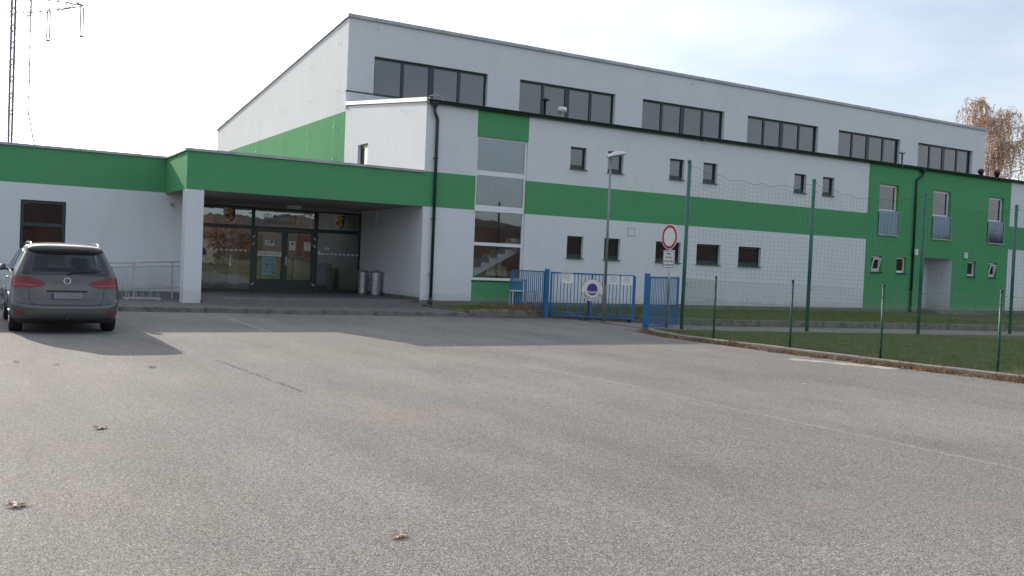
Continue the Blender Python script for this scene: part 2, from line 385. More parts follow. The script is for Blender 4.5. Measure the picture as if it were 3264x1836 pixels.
# --- tall hall
tw=[(13.93+6.81*i,19.13+6.81*i,8.17,9.75) for i in range(6)]
wall('hall_wall','x',YT,XL,54.4,6.3,11.12,tw,lambda u,z:0,WGP,1,d=.22)
SL=(11.12-8.93)/(57.6-YT)
tz=lambda y:11.12-(y-YT)*SL
wall('hall_wall','y',XL,YT,57.6,0,7.42,[],lambda u,z:1,WGP,1)
b=MB(); b.quad((XL,YT,7.42),(XL,57.6,7.42),(XL,57.6,tz(57.6)),(XL,YT,tz(YT)),0); bp(b,'hall_wall',WGP)
b=MB(); b.quad((XL,57.6,0),(54.4,57.6,0),(54.4,57.6,tz(57.6)),(XL,57.6,tz(57.6)))
b.add([(54.4,YT,0),(54.4,57.6,0),(54.4,57.6,tz(57.6)),(54.4,YT,11.12)],[(0,1,2,3)]); bp(b,'hall_wall',WGP)
b=MB(); b.quad((XL,YT,11.1),(54.4,YT,11.1),(54.4,57.6,tz(57.6)-.02),(XL,57.6,tz(57.6)-.02)); bp(b,'roof',M.roof)
b=MB()
b.box(XL-.08,54.48,YT-.09,YT+.3,11.115,11.25)
for i in range(21): b.box(XL+i*2.04,XL+i*2.04+.05,YT-.10,YT+.3,11.10,11.262)
b.prism([(XL-.08,YT+.3,11.10),(XL-.08,57.7,tz(57.7)-.02),(XL-.08,57.7,tz(57.7)+.13),(XL-.08,YT+.3,11.245)],(.4,0,0))
b.prism([(54.2,YT+.3,11.10),(54.2,57.7,tz(57.7)-.02),(54.2,57.7,tz(57.7)+.13),(54.2,YT+.3,11.245)],(.28,0,0))
bp(b,'coping',M.zinc)
b=MB(); b.box(XL-.07,13.9,YT-.16,YT-.002,7.5,8.17); bp(b,'flashing_upstand',M.white)
b=MB(); b.box(XL-.09,13.92,YT-.19,YT-.002,8.175,8.215); bp(b,'flashing_cap',M.gutter)
def bar(mb,x0,x1,z0,z1,y,t=.06,mi=0): mb.box(x0,x1,y,y+t,z0,z1,mi)
def window(name,x0,x1,z0,z1,y,fm,pm,fw=.07,mull=(),trans=(),bot=None,sill=None,mw=.1):
    """frame mesh + pane sub-part (+ sill)"""
    f=MB(); bot=bot or fw
    bar(f,x0,x0+fw,z0,z1,y); bar(f,x1-fw,x1,z0,z1,y); bar(f,x0+fw,x1-fw,z1-fw,z1,y); bar(f,x0+fw,x1-fw,z0,z0+bot,y)
    for mx in mull: bar(f,mx-mw/2,mx+mw/2,z0+bot,z1-fw,y-.003)
    xs=[x0+fw]+[v for mx in mull for v in (mx-mw/2,mx+mw/2)]+[x1-fw]
    for tz_ in trans:
        for a,c in zip(xs[0::2],xs[1::2]): bar(f,a,c,tz_-fw*.6,tz_+fw*.6,y)
    fo=bp(f,name,fm)
    p=MB(); p.box(x0+.02,x1-.02,y+.028,y+.04,z0+.02,z1-.02); po=p.build('pane',pm,fix=True); po.parent=fo
    if sill:
        s=MB(); s.prism([(x0-.02,y-.17-.035,z0-.03),(x0-.02,y,z0-.005),(x0-.02,y,z0+.012),(x0-.02,y-.17-.035,z0-.012)],(x1-x0+.05,0,0)); so=s.build('sill',sill); so.parent=fo
    return fo
for (a,c,e,f,) in tw:
    w=(c-a)/4
    fo=window('hall_window',a,c,e,f,YT+.16,M.dgreen,M.pane,fw=.09,mull=(),bot=.12)
    for k,wd in ((1,.13),(2,.24),(3,.13)):
        mb=MB(); mb.box(a+w*k-wd/2,a+w*k+wd/2,YT+.15,YT+.22,e+.12,f-.09); mo=mb.build('mullion',M.dgreen); mo.parent=fo
# --- annex (two storeys)
XE=60
up=[(18.49,19.19),(20.14,20.85),(23.05,23.77),(24.74,25.46),(29.75,30.46),(31.47,32.19)]
lo=[(18.5,19.2),(20.14,20.86),(22.55,23.77),(24.59,25.82),(26.8,28.04)]
fr=[(35.15,36.45),(38.95,40.25),(43.24,44.5)]
sw=[(34.84,35.53),(36.56,37.24),(41.82,42.48),(43.53,44.17)]
op=[(a,c,5.14,5.92) for a,c in up]+[(a,c,1.95,2.73) for a,c in lo]+[(a,c,3.64,5.92) for a,c in fr]+[(a,c,1.97,2.69) for a,c in sw]
op+=[(14.70,16.70,1.05,5.89,.12),(38.5,40.6,0.0,2.75,1.3,0),(46.3,47.5,4.9,5.92),(46.9,48.1,1.95,2.73)]
def acol(u,z):
    if 34.4<u<45.05: return 1 if z>.30 or 38.4<u<40.7 else 2
    if z<.33: return 2
    if 3.40<z<4.55: return 1
    if 14.70<u<16.72 and (z>5.89 or z<1.06): return 1
    return 0
wall('wing_wall','x',YF,XL-.0,XE,0,6.78,op,acol,WGP,1,extra_u=(34.4,45.05,14.7,16.72),extra_z=(.30,.33,3.40,4.55,1.05,5.89))
az=lambda y:6.80+(y-YF)*(7.62-6.80)/(YT-YF)
wall('wing_wall','y',XL,YF,YT,3.0,7.0,[(32.9,33.94,4.75,5.93,.2)],lambda u,z:0,WGP,1,topf=az)
wall('recess_wall','y',XL-.003,YF+.002,YG+.3,0,3.42,[],lambda u,z:0 if z>.42 else 2,WGP,1,extra_z=(.42,))
b=MB(); b.prism([(XL-.06,YF-.2,6.83),(XE,YF-.2,6.83),(XE,YT,az(YT)+.02),(XL-.06,YT,az(YT)+.02)],(0,0,.05)); bp(b,'wing_roof',M.gutter)
b=MB(); b.prism([(XL-.09,YF-.14,6.80),(XL-.09,YT-.2,az(YT)),(XL-.09,YT-.2,az(YT)+.13),(XL-.09,YF-.14,6.93)],(.14,0,0)); bp(b,'verge_trim',M.whitesheet)
b=MB(); b.box(XE,XE+.2,YF,57,0,7); bp(b,'wing_wall',WGP)
# gable window
b=MB(); X=XL+.12
b.box(X,X+.06,32.9,32.98,4.75,5.93); b.box(X,X+.06,33.86,33.94,4.75,5.93); b.box(X,X+.06,32.98,33.86,5.81,5.93); b.box(X,X+.06,32.98,33.86,4.75,4.83)
gw=bp(b,'gable_window',M.dgreen); p=MB(); p.box(X+.02,X+.03,32.92,33.92,4.77,5.91); q=p.build('pane',M.pane); q.parent=gw
# gutter + downpipes
b=MB(); n=7
for (x0,x1) in ((XL+.02,24.6),(24.6,36.4),(36.4,48),(48,XE)):
    ring=lambda x:[(x,YF-.10+.085*math.cos(a),6.84+.085*math.sin(a)) for a in [math.pi+math.pi*k/n for k in range(n+1)]]
    P,Q=ring(x0),ring(x1); b.add(P+Q,[(i,i+1,i+n+2,i+n+1) for i in range(n)]+[tuple(range(n+1))])
b.box(XL+.02,XE,YF-.20,YF-.175,6.825,6.86)
for x in [XL+.6+i*.9 for i in range(52)]: b.box(x,x+.03,YF-.195,YF-.005,6.845,6.865)
for x in (24.6,36.4,48): b.box(x-.04,x+.04,YF-.19,YF-.012,6.745,6.86)
bp(b,'gutter',M.gutter)
def downpipe(x,zb,x0=None,mat=None):
    x0=x0 or x; b=MB()
    b.lathe([(.05,6.55),(.055,6.62),(.13,6.74),(.13,6.80)],12,M=Matrix.Translation((x0,YF-.12,0)))
    b.tube([(x0,YF-.12,6.62),(x0,YF-.12,6.5),(x0+(x-x0)*.5,YF-.10,6.38),(x,YF-.075,6.25),(x,YF-.075,6.1),(x,YF-.075,zb)],.052,10)
    for z in (5.0,3.0,1.2): b.tube([(x,YF-.075,z-.02),(x,YF-.075,z+.02)],.064,10); b.box(x-.09,x+.09,YF-.08,YF-.004,z-.008,z+.008)
    b.tube([(x,YF-.075,zb),(x,YF-.075,zb+.35)],.062,10)
    return bp(b,'downpipe',mat or M.gutter,True)
downpipe(13.17,.1,13.03); downpipe(37.6,.1,37.95)
b=MB()
b.tube([(XL+.0,YF-.16,6.97),(XL+.2,YF-.16,7.03),(XL+.38,YF-.16,7.03),(XL+.48,YF-.16,6.93),(XL+.5,YF-.16,6.8)],.012,6); bp(b,'lightning_wire',M.galv)
# windows of the annex
for a,c in up: window('upper_window',a,c,5.14,5.92,YF+.12,M.dgreen,M.pane,fw=.065,bot=.15,sill=M.dgreen)
for a,c in lo: window('lower_window',a,c,1.95,2.73,YF+.12,M.dgreen,M.panelow,fw=.065,bot=.14,sill=M.dgreen)
window('upper_window',46.3,47.5,4.9,5.92,YF+.12,M.dgreen,M.panelow,fw=.065,bot=.14,sill=M.dgreen)
window('lower_window',46.9,48.1,1.95,2.73,YF+.12,M.dgreen,M.panelow,fw=.065,bot=.14,sill=M.dgreen)
for a,c in fr:
    fo=window('french_window',a,c,3.64,5.92,YF+.12,M.pvc,M.pane,fw=.10,trans=(4.74,),bot=.07)
    g=MB(); g.box(a+.02,c+.03,YF-.05,YF-.038,3.66,4.70); go=g.build('glass_balustrade',M.balu); go.parent=fo
    g=MB(); g.box(a+.0,c+.05,YF-.062,YF-.03,3.61,3.66); g.box(a,c+.05,YF-.062,YF-.03,4.70,4.725)
    g.box(a,a+.022,YF-.062,YF-.03,3.66,4.70); g.box(c+.028,c+.05,YF-.062,YF-.03,3.66,4.70)
    go=g.build('balustrade_rail',M.zinc); go.parent=fo
for k,(a,c) in enumerate(sw):
    fo=window('small_white_window',a,c,1.97,2.69,YF+.12,M.pvc,M.panelow,fw=.085,bot=.10,sill=M.gutter)
    if k in (0,3):   # tilted open sash
        s=MB(); Mx=Matrix.Translation((0,YF+.10,2.05))@Matrix.Rotation(R(14),4,'X')
        for (x0,x1,z0,z1) in ((a+.09,a+.15,0,.55),(c-.15,c-.09,0,.55),(a+.15,c-.15,.49,.55),(a+.15,c-.15,0,.06)): s.box(x0,x1,-.02,.02,z0,z1,M=Mx)
        so=s.build('tilted_sash',M.pvc); so.parent=fo
# stair window
b=MB(); y=YF+.06; x0,x1=14.70,16.70
bar(b,x0,x0+.07,1.13,5.83,y); bar(b,x1-.08,x1,1.13,5.83,y)
bar(b,x0,x1,5.83,5.89,y)
for z0,z1 in ((4.60,4.76),(2.22,2.33)): bar(b,x0+.07,x1-.08,z0,z1,y-.004)
bar(b,x0,x1,1.05,1.13,y)
b.box(x0,x1-.08,YF-.02,y+.06,3.38,3.585)
sf=bp(b,'stair_window',M.pvc)
for z0,z1 in ((1.13,2.22),(2.33,3.38),(3.585,4.60),(4.76,5.83)):
    p=MB(); p.box(x0+.06,x1-.07,y+.03,y+.04,z0-.02,z1+.02); q=p.build('pane',M.glst); q.parent=sf
p=MB(); p.prism([(x0-.02,YF-.05,1.015),(x0-.02,y,1.035),(x0-.02,y,1.05),(x0-.02,YF-.05,1.03)],(2.05,0,0)); q=p.build('sill',M.dgreen); q.parent=sf
# stairwell interior
b=MB()
b.quad((14.3,31.5,0),(19.5,31.5,0),(19.5,31.5,3.0),(14.3,31.5,3.0),1)
b.quad((14.3,31.5,3.0),(19.5,31.5,3.0),(19.5,31.5,6.7),(14.3,31.5,6.7),0)
b.quad((14.3,YF+.2,0),(14.3,31.5,0),(14.3,31.5,6.7),(14.3,YF+.2,6.7),0); b.quad((19.5,YF+.2,0),(19.5,31.5,0),(19.5,31.5,6.7),(19.5,YF+.2,6.7),1)
b.quad((14.3,YF+.2,.3),(19.5,YF+.2,.3),(19.5,31.5,.3),(14.3,31.5,.3),2); b.quad((14.3,YF+.2,6.6),(19.5,YF+.2,6.6),(19.5,31.5,6.6),(14.3,31.5,6.6),0)
bp(b,'stairwell_interior',[M.inwall,M.inbrown,M.infloor])
b=MB(); st=[(14.6,.95)]; x,z=14.85,1.10
pts=[]
for i in range(9): pts+= [(x,z),(x,z+.163)]; x+=.315; z+=.163
top=[(px,29.2,pz) for px,pz in pts]; 
bot=[(pts[-1][0]+.0,29.2,pts[-1][1]-.36),(14.85,29.2,.72)]
# triangulated stair string as stacked trapezoids
xx,zz=14.35,1.16
for i in range(9):
    b.prism([(xx,28.25,zz-.36),(xx+.31,28.25,zz-.36+.16),(xx+.31,28.25,zz),(xx,28.25,zz)],(0,1.1,0)); xx+=.31; zz+=.163
bp(b,'stair',M.pvc)
b=MB(); b.box(16.45,16.78,28.25,28.6,2.40,2.54); b.box(16.1,17.5,28.2,29.2,2.33,2.37); bp(b,'landing_shelf',M.paper)
b=MB()
for (x0,x1,zt) in ((15.75,16.1,1.85),(16.1,16.4,1.72),(16.4,16.6,1.5)):
    b.prism([(x0,28.7,1.2),(x1,28.7,1.2),(x1-.05,28.7,zt),(x0+.02,28.7,zt+.05)],(0,.12,0))
bp(b,'curtain',M.inwall)
# door recess on the right
b=MB(); b.box(38.5,40.6,YF+1.3,YF+1.36,0,2.75,0); b.box(38.8,39.9,YF+1.26,YF+1.30,.3,2.4,1); bp(b,'side_entrance',[M.white,M.steelp])
b=MB(); b.box(38.2,41.2,YF-1.0,YF+1.3,.1,.30); b.box(38.0,41.6,YF-1.4,YF-1.0,.1,.22); bp(b,'side_step',M.plinth)
for x in (37.82,41.55):
    b=MB(); b.bbox(x-.12,x+.12,YF-.10,YF-.003,2.82,3.10,.02); bp(b,'wall_lamp',M.lampwhite)
b=MB(); b.box(21.18,21.51,YF-.012,YF-.002,2.86,3.17); 
vf=bp(b,'vent_cover',M.white)
g=MB()
for s in ((21.18,21.20,2.86,3.17),(21.49,21.51,2.86,3.17),(21.20,21.49,2.86,2.88),(21.20,21.49,3.15,3.17)): g.box(s[0],s[1],YF-.016,YF-.012,s[2],s[3])
q=g.build('frame',M.zinc); q.parent=vf
for x,z in ((27.05,1.1),(41.0,1.1)):
    b=MB(); b.lathe([(0,-.02),(.045,-.02),(.06,0)],12,M=Matrix.Translation((x,YF-.01,z))@Matrix.Rotation(R(90),4,'X')); bp(b,'wall_socket',M.pvc)
# small hooks/lightning rod holders on facade
def holder(x,y,z,ax):
    b=MB()
    if ax=='x': b.tube([(x,y,z),(x-.07,y,z)],.009,6); b.box(x-.09,x-.07,y-.02,y+.02,z-.02,z+.02)
    else: b.tube([(x,y,z),(x,y-.12,z)],.012,6); b.box(x-.03,x+.03,y-.14,y-.11,z-.03,z+.03)
    return bp(b,'wire_holder',M.galv)
for yy_ in (36.6,40,44,48.5): 
    for z in (10.3 if yy_<40 else 9.9,8.4,6.9,5.6):
        if z<tz(yy_)-.3: holder(XL,yy_,z,'x')
    b=MB(); b.tube([(XL-.08,yy_,tz(yy_)),(XL-.08,yy_,4.6)],.0025,4); bp(b,'lightning_wire',M.galv)
for x in (14.0,30.5,54.0): holder(x,YT,10.85,'y')
holder(XL,29.8,6.75,'x')
for x in (16.2,38): b=MB(); b.tube([(x,YT+.8,11.1),(x,YT+.8,12.3)],.007,5); bp(b,'lightning_rod',M.zinc)
# roof vents on annex roof
def vent(px,y,zt,kind,mat):
    b=MB(); zb=az(y); 
    if kind==0: b.lathe([(.05,zb-.05),(.05,zt-.12),(.17,zt-.13),(.17,zt-.08),(.07,zt),(0,zt)],14,M=Matrix.Translation((px,y,0)))
    elif kind==1: b.lathe([(.10,zb-.05),(.10,zt-.2),(.19,zt-.2),(.19,zt-.02),(.16,zt),(0,zt)],14,M=Matrix.Translation((px,y,0)))
    else: b.lathe([(.11,zb-.05),(.11,zt-.25),(.16,zt-.22),(.16,zt-.08),(.09,zt),(0,zt)],14,M=Matrix.Translation((px,y,0)))
    return bp(b,'roof_vent',mat,True)
vent(20.25,32.5,8.5,0,M.gutter); vent(21.1,32.5,8.2,1,M.whitesheet); vent(43.4,33,8.6,0,M.zinc); vent(48.9,32,8.05,2,M.dark); vent(50.4,32,8.1,2,M.dark)
# --- low block with entrance
lw=(1.31,2.53,1.05,2.94,.14)
wall('entrance_wing_wall','x',YL,-14,6.45,0,4.50,[lw],lambda u,z:1 if z>3.43 else 0 if z>.3 else 2,WGP,1,extra_z=(.3,3.43))
window('entrance_wing_window',1.31,2.53,1.05,2.94,YL+.08,M.dgreen,M.panelow,fw=.09,trans=(2.22,),bot=.12)
wall('canopy_wall','y',5.36,YF,YL,3.40,4.50,[],lambda u,z:1,WGP,1)
wall('canopy_wall','x',YF,5.36,XL,3.40,4.50,[],lambda u,z:1,WGP,1)
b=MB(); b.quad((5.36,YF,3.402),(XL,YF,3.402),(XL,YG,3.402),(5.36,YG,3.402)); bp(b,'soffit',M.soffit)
b=MB(); b.box(-14,7.6,YL+.02,57,4.3,4.42); b.box(12.5,XL-.01,YL+.02,57,4.3,4.42); b.box(7.6,12.5,YL+.02,35.1,4.3,4.42); b.box(7.6,12.5,38.0,38.12,4.42,5.6); b.box(7.6,12.5,38.0,57,4.3,4.42); b.box(5.38,XL-.01,YF+.02,YL+.02,4.3,4.42); bp(b,'low_roof_and_sun_screen',M.roof)  # opening added to light the foyer; unseen rear screen added to block sun
b=MB(); b.box(5.30,XL-.01,YF-.06,YF+.25,4.50,4.575); b.box(5.30,5.61,YF+.25,YL+.25,4.50,4.575); b.box(-14,5.30,YL-.06,YL+.25,4.50,4.575)
for x in [-13+2*i for i in range(9)]: b.box(x,x+.04,YL-.066,YL+.25,4.49,4.583)
for x in (7.3,9.3,11.3): b.box(x,x+.04,YF-.066,YF+.25,4.49,4.583)
bp(b,'low_coping',M.zinc)
b=MB(); b.box(-14,-13.8,YL,57,0,4.5); b.box(-14,XL,56.8,57,0,4.5); bp(b,'entrance_wing_wall',WGP)
b=MB(); b.quad((6.45,YL,0),(6.45,YG+.1,0),(6.45,YG+.1,3.42),(6.45,YL,3.42)); bp(b,'recess_wall',M.white)
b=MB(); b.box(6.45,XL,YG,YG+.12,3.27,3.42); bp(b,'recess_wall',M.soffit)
b=MB(); b.bbox(5.36,5.86,YF,YF+.5,.10,3.40,.006); bp(b,'pillar',M.white)
b=MB(); b.box(5.9,XL-.005,28.1,YG+.2,.05,.31); b.box(5.9,XL-.005,27.62,28.1,.05,.215); bp(b,'entrance_steps',M.tile)
b=MB(); b.box(9.75,10.25,32.6,33.0,3.27,3.40); bp(b,'ceiling_lamp',M.lampwhite)
b=MB(); b.bbox(XL-.12,XL-.004,31.55,31.9,3.02,3.36,.02); bp(b,'wall_lamp',M.lampwhite)
b=MB(); b.tube([(XL-.05,32.2+.13*math.cos(a),2.86+.13*math.sin(a)) for a in [k*math.pi/8 for k in range(17)]],.018,6); bp(b,'ring_lamp',M.lampwhite)
b=MB(); b.tube([(XL,31.1,2.87),(XL-.1,31.1,2.87)],.03,8); bp(b,'wall_hook',M.zinc)
b=MB(); b.box(5.5,5.56,YL-.10,YL-.003,3.05,3.12); b.tube([(5.53,YL-.1,3.08),(5.53,YL-.16,3.02)],.02,6); bp(b,'wall_hook',M.zinc)
# glazing
b=MB(); y=YG-.02; T=.07
def fb(x0,x1,z0,z1,k=0): b.box(x0,x1,y-k,y+T,z0,z1)
fb(6.45,XL-.01,3.22,3.27); fb(6.45,6.53,.31,3.22); fb(12.72,XL-.01,.31,3.22)
fb(8.69,8.80,.31,3.22,.003); fb(10.99,11.13,.31,3.22,.003)
fb(6.53,8.69,2.49,2.62); fb(11.13,12.72,2.49,2.62); fb(6.53,8.69,.31,.37); fb(11.13,12.72,.31,.37); fb(8.80,10.99,2.50,2.62)
eg=bp(b,'entrance_glazing',M.dgreen)
for (x0,x1,z0,z1) in ((6.53,8.69,.37,2.49),(6.53,8.69,2.62,3.22),(8.80,10.99,2.62,3.22),(11.13,12.72,.37,2.49),(11.13,12.72,2.62,3.22)):
    p=MB(); p.box(x0-.01,x1+.01,YG+.012,YG+.02,z0-.01,z1+.01); q=p.build('pane',M.gl); q.parent=eg
def door(x0,x1,gx0,gx1,hs):
    b=MB(); yy=y-.006
    b.box(x0,gx0,yy,y+T,.33,2.495); b.box(gx1,x1,yy,y+T,.33,2.495); b.box(gx0,gx1,yy,y+T,.33,.74); b.box(gx0,gx1,yy,y+T,2.42,2.495)
    d=bp(b,'door',M.dgreen)
    p=MB(); p.box(gx0-.01,gx1+.01,YG+.012,YG+.02,.73,2.43); q=p.build('pane',M.gl); q.parent=d
    if hs:
        h=MB(); hx=x0+.06; h.box(hx-.02,hx+.02,yy-.012,yy-.001,1.26,1.54); h.tube([(hx,yy-.012,1.43),(hx,yy-.06,1.43),(hx+.14,yy-.06,1.425)],.011,8); q=h.build('handle',M.pvc); q.parent=d
door(8.803,9.893,8.92,9.80,0); door(9.898,10.987,10.01,10.89,1)
def sub(mb,name,mat,parent=eg):
    o=mb.build(name,mat); o.parent=parent; return o
for (xa,xb) in ((7.12,8.62),(11.29,12.68)):
    s=MB(); x=xa
    while x<xb: s.box(x,x+.1,YG+.005,YG+.010,1.69,1.745); x+=.167
    sub(s,'safety_sticker',M.white_paint)
s=MB()
for x,z,f in ((8.72,2.205,1),(8.715,1.935,1),(8.715,.51,1),(10.99,2.21,-1),(10.99,1.94,-1),(10.99,.52,-1)):
    s.box(x,x+.07,y-.012,y-.0065,z,z+.035); o=.045*f; s.box(x+o,x+o+.03,y-.012,y-.0065,z+.05,z+.08); s.box(x+o+.04,x+o+.07,y-.012,y-.0065,z+.05,z+.08)
sub(s,'hinge_sticker',M.white_paint)
def note(x0,x1,z0,z1,mat=M.paper,lines=3,name='notice',dark=None):
    s=MB(); s.box(x0,x1,YG+.004,YG+.010,z0,z1); o=sub(s,name,mat)
    l=MB()
    for i in range(lines):
        zz=z1-(z1-z0)*(i+1)/(lines+1); w=(x1-x0)*random.uniform(.5,.8); c=(x0+x1)/2; l.box(c-w/2,c+w/2,YG+.002,YG+.0038,zz-.006,zz+.006)
    if dark: l.box(*dark[:2],YG+.002,YG+.0038,*dark[2:])
    l.box(x0+.02,x0+.022,YG+.002,YG+.0038,z0+.02,z0+.022)
    reparent(l.build(name+'_print',M.ink),B)
note(9.18,9.53,1.93,2.13,dark=(9.38,9.48,2.04,2.12)); note(10.07,10.31,1.80,2.13,dark=(10.15,10.22,2.0,2.08)); note(10.62,10.87,1.80,2.12,lines=5)
note(9.10,9.59,.88,1.52,M.poster,4,'poster',(9.45,9.57,.92,.99)); note(11.42,11.58,1.88,1.95,lines=1); note(11.16,11.25,1.67,1.82,lines=1)
s=MB(); s.box(8.92,9.80,YG+.004,YG+.010,1.555,1.725); sub(s,'banner',M.paper)
s=MB()
for k in range(10):
    x=8.97+k*.082; s.box(x,x+.05,YG+.0015,YG+.0038,1.63,1.645); s.box(x+.018*(k%3),x+.018*(k%3)+.012,YG+.0015,YG+.0038,1.60,1.68)
reparent(s.build('banner_print',M.ink),B)
RX=Matrix.Rotation(R(90),4,'X')
for txt,z in (('TĚLOCVIČNA',2.98),('HRDĚJOVICE',2.77)):
    o=text_mesh('transom_lettering',txt,.185,M.ink2,Matrix.Translation((9.72,YG+.006,z))@RX,spacing=1.12); reparent(o,B)
# crests
def crest(cx,cz):
    s=MB(); W_,H_=.20,.50
    def shield(w0,w1):
        pts=[]
        for k in range(13):
            tt=k/12; z=H_/2-H_*tt; w=W_*(1 if tt<.45 else math.sqrt(max(0,1-((tt-.45)/.55)**2)));
            pts.append((w,z))
        return pts
    pts=shield(0,0)
    s.add([(cx,YG-.003,cz+z) for w,z in pts]+[(cx-w,YG-.003,cz+z) for w,z in pts],[(i,i+1,i+14,i+13) for i in range(12)],0)
    s.add([(cx,YG-.003,cz+z) for w,z in pts]+[(cx+w,YG-.003,cz+z) for w,z in pts],[(i,i+1,i+14,i+13) for i in range(12)],1)
    def disc(dx,dz,r,mi,k):
        s.add([(cx+dx+r*math.cos(a),YG-.003-.0015*k,cz+dz+r*math.sin(a)) for a in [i*math.pi/5 for i in range(10)]],[tuple(range(10))],mi)
    for i,(dx,dz,r) in enumerate([(-.05,.16,.05),(.03,.18,.06),(.10,.15,.045),(-.01,.10,.05),(.06,.09,.05)]): disc(dx,dz,r,2,1+i)
    disc(-.07,-.05,.085,3,7); disc(-.07,-.05,.03,2,8)
    for i,(dx,dz,r) in enumerate([(.05,-.02,.05),(.08,-.09,.05),(.03,-.13,.055)]): disc(dx,dz,r,2,9+i)
    o=s.build('coat_of_arms',[M.white_paint,M.crestblue,M.crestyellow,M.crestred],fix=False); o.parent=eg
crest(7.90,2.95); crest(11.94,2.92)
# foyer interior
b=MB(); x0,x1,y0,y1=6.2,12.77,YG+.15,38.5
b.quad((x0,y0,.3),(x1,y0,.3),(x1,y1,.3),(x0,y1,.3),1); b.quad((x0,y0,3.6),(x1,y0,3.6),(x1,35.1,3.6),(x0,35.1,3.6),0); b.quad((x0,38,3.6),(x1,38,3.6),(x1,y1,3.6),(x0,y1,3.6),0); b.quad((x0,35.1,3.6),(7.6,35.1,3.6),(7.6,38,3.6),(x0,38,3.6),0); b.quad((12.5,35.1,3.6),(x1,35.1,3.6),(x1,38,3.6),(12.5,38,3.6),0)  # ceiling hole under the roof opening, added to let daylight in
for q_ in (((7.6,35.1),(12.5,35.1)),((12.5,35.1),(12.5,38)),((12.5,38),(7.6,38)),((7.6,38),(7.6,35.1))): b.quad((*q_[0],3.6),(*q_[1],3.6),(*q_[1],4.42),(*q_[0],4.42),0)  # sides of the added light shaft
b.quad((x0,y1,.3),(x1,y1,.3),(x1,y1,3.6),(x0,y1,3.6),0); b.quad((x0,y0,.3),(x0,y1,.3),(x0,y1,3.6),(x0,y0,3.6),0); b.quad((x1,y0,.3),(x1,y1,.3),(x1,y1,3.6),(x1,y0,3.6),0)
for (a,c) in ((8.0,9.0),(9.6,10.5)): b.box(a,c,y1-.05,y1-.01,.3,2.4,2)
b.box(11.9,12.5,y1-.3,y1-.2,1.6,2.5,3); b.box(11.3,12.5,35.6,36.1,.3,1.35,2); b.box(7.7,8.7,36.5,37,.3,1.2,2)
bp(b,'foyer_interior',[M.inwall,M.infloor,M.wood,M.crestred])
pt=empty('potted_plant',(7.72,34.0,.31)); tag(pt,'terracotta pot with a leggy plant behind the left entrance pane','plant')
s=MB(); s.lathe([(0,0),(.17,0),(.25,.30),(.27,.30),(.27,.37),(.23,.37),(.22,.32),(0,.32)],20); s.build('pot',M.terra,pt,True)
s=MB()
for k in range(9):
    a=k*2.4; h=random.uniform(.5,1.0); e=(.22*math.cos(a),.15*math.sin(a),.33+h)
    s.tube([(0,0,.33),(e[0]*.4,e[1]*.4,.33+h*.55),e],.008,5)
    for j in range(7):
        tt=.4+.6*j/6; q=Vector((e[0]*tt,e[1]*tt,.33+h*tt)); d=Vector((random.uniform(-1,1),random.uniform(-1,1),random.uniform(-.3,.5))).normalized()*.13; n_=d.cross(Vector((0,0,1))).normalized()*.03
        s.add([q,q+d*.5+n_,q+d,q+d*.5-n_],[(0,1,2,3)])
s.build('foliage',M.leafgreen,pt)
# ramp and railing
b=MB(); b.prism([(-1.5,30.15,.10),(5.9,30.15,.10),(5.9,30.15,.31),(4.6,30.15,.31),(-1.5,30.15,.14)],(0,.88,0)); bp(b,'ramp',M.tile)
rl=empty('ramp_railing',(4.4,30.1,.13)); tag(rl,'grey steel ramp railing with mesh panels between the parked car and the pillar','railing')
def rp(mb,n,mat): return reparent(mb.build(n,mat),rl)
xs=[.6,2.45,4.37,5.47,6.0]; topz=lambda x:1.13+.055*(x-3)
for x in xs[:-1]:
    s=MB(); s.box(x-.03,x+.03,30.07,30.13,.13,topz(x)-.02); s.box(x-.06,x+.06,30.04,30.16,.13,.145); rp(s,'post',M.galv)
s=MB(); s.tube([(xs[0],30.1,topz(xs[0])),(xs[-1],30.1,topz(xs[-1]))],.022,8); rp(s,'handrail',M.galv)
s=MB()
for dz in (-.13,-.80): s.tube([(xs[0],30.1,topz(xs[0])+dz),(xs[-1],30.1,topz(xs[-1])+dz)],.014,6)
rp(s,'rail',M.galv)
s=MB()
x=xs[0]
while x<xs[-1]: s.box(x,x+.012,30.094,30.106,topz(x)-.80,topz(x)-.13); x+=.055
rp(s,'infill_bar',M.galv)
# bike rack
br=empty('bicycle_rack',(4.45,29.1,.13)); tag(br,'low galvanised bicycle rack on the paving beside the parked car','bicycle rack')
s=MB()
for yy in (-.2,.2): s.box(-.5,.5,yy-.02,yy+.02,.03,.07); s.box(-.45,-.41,yy-.03,yy+.03,0,.03); s.box(.41,.45,yy-.03,yy+.03,0,.03)
s.build('base',M.galv,br)
for k in range(5):
    s=MB(); x=-.42+k*.21
    for dx in (-.03,.03): s.tube([(x+dx,-.2,.07),(x+dx,-.2,.12),(x+dx,0,.36 if k%2 else .26),(x+dx,.2,.12),(x+dx,.2,.07)],.009,6)
    s.build('wheel_loop',M.galv,br)
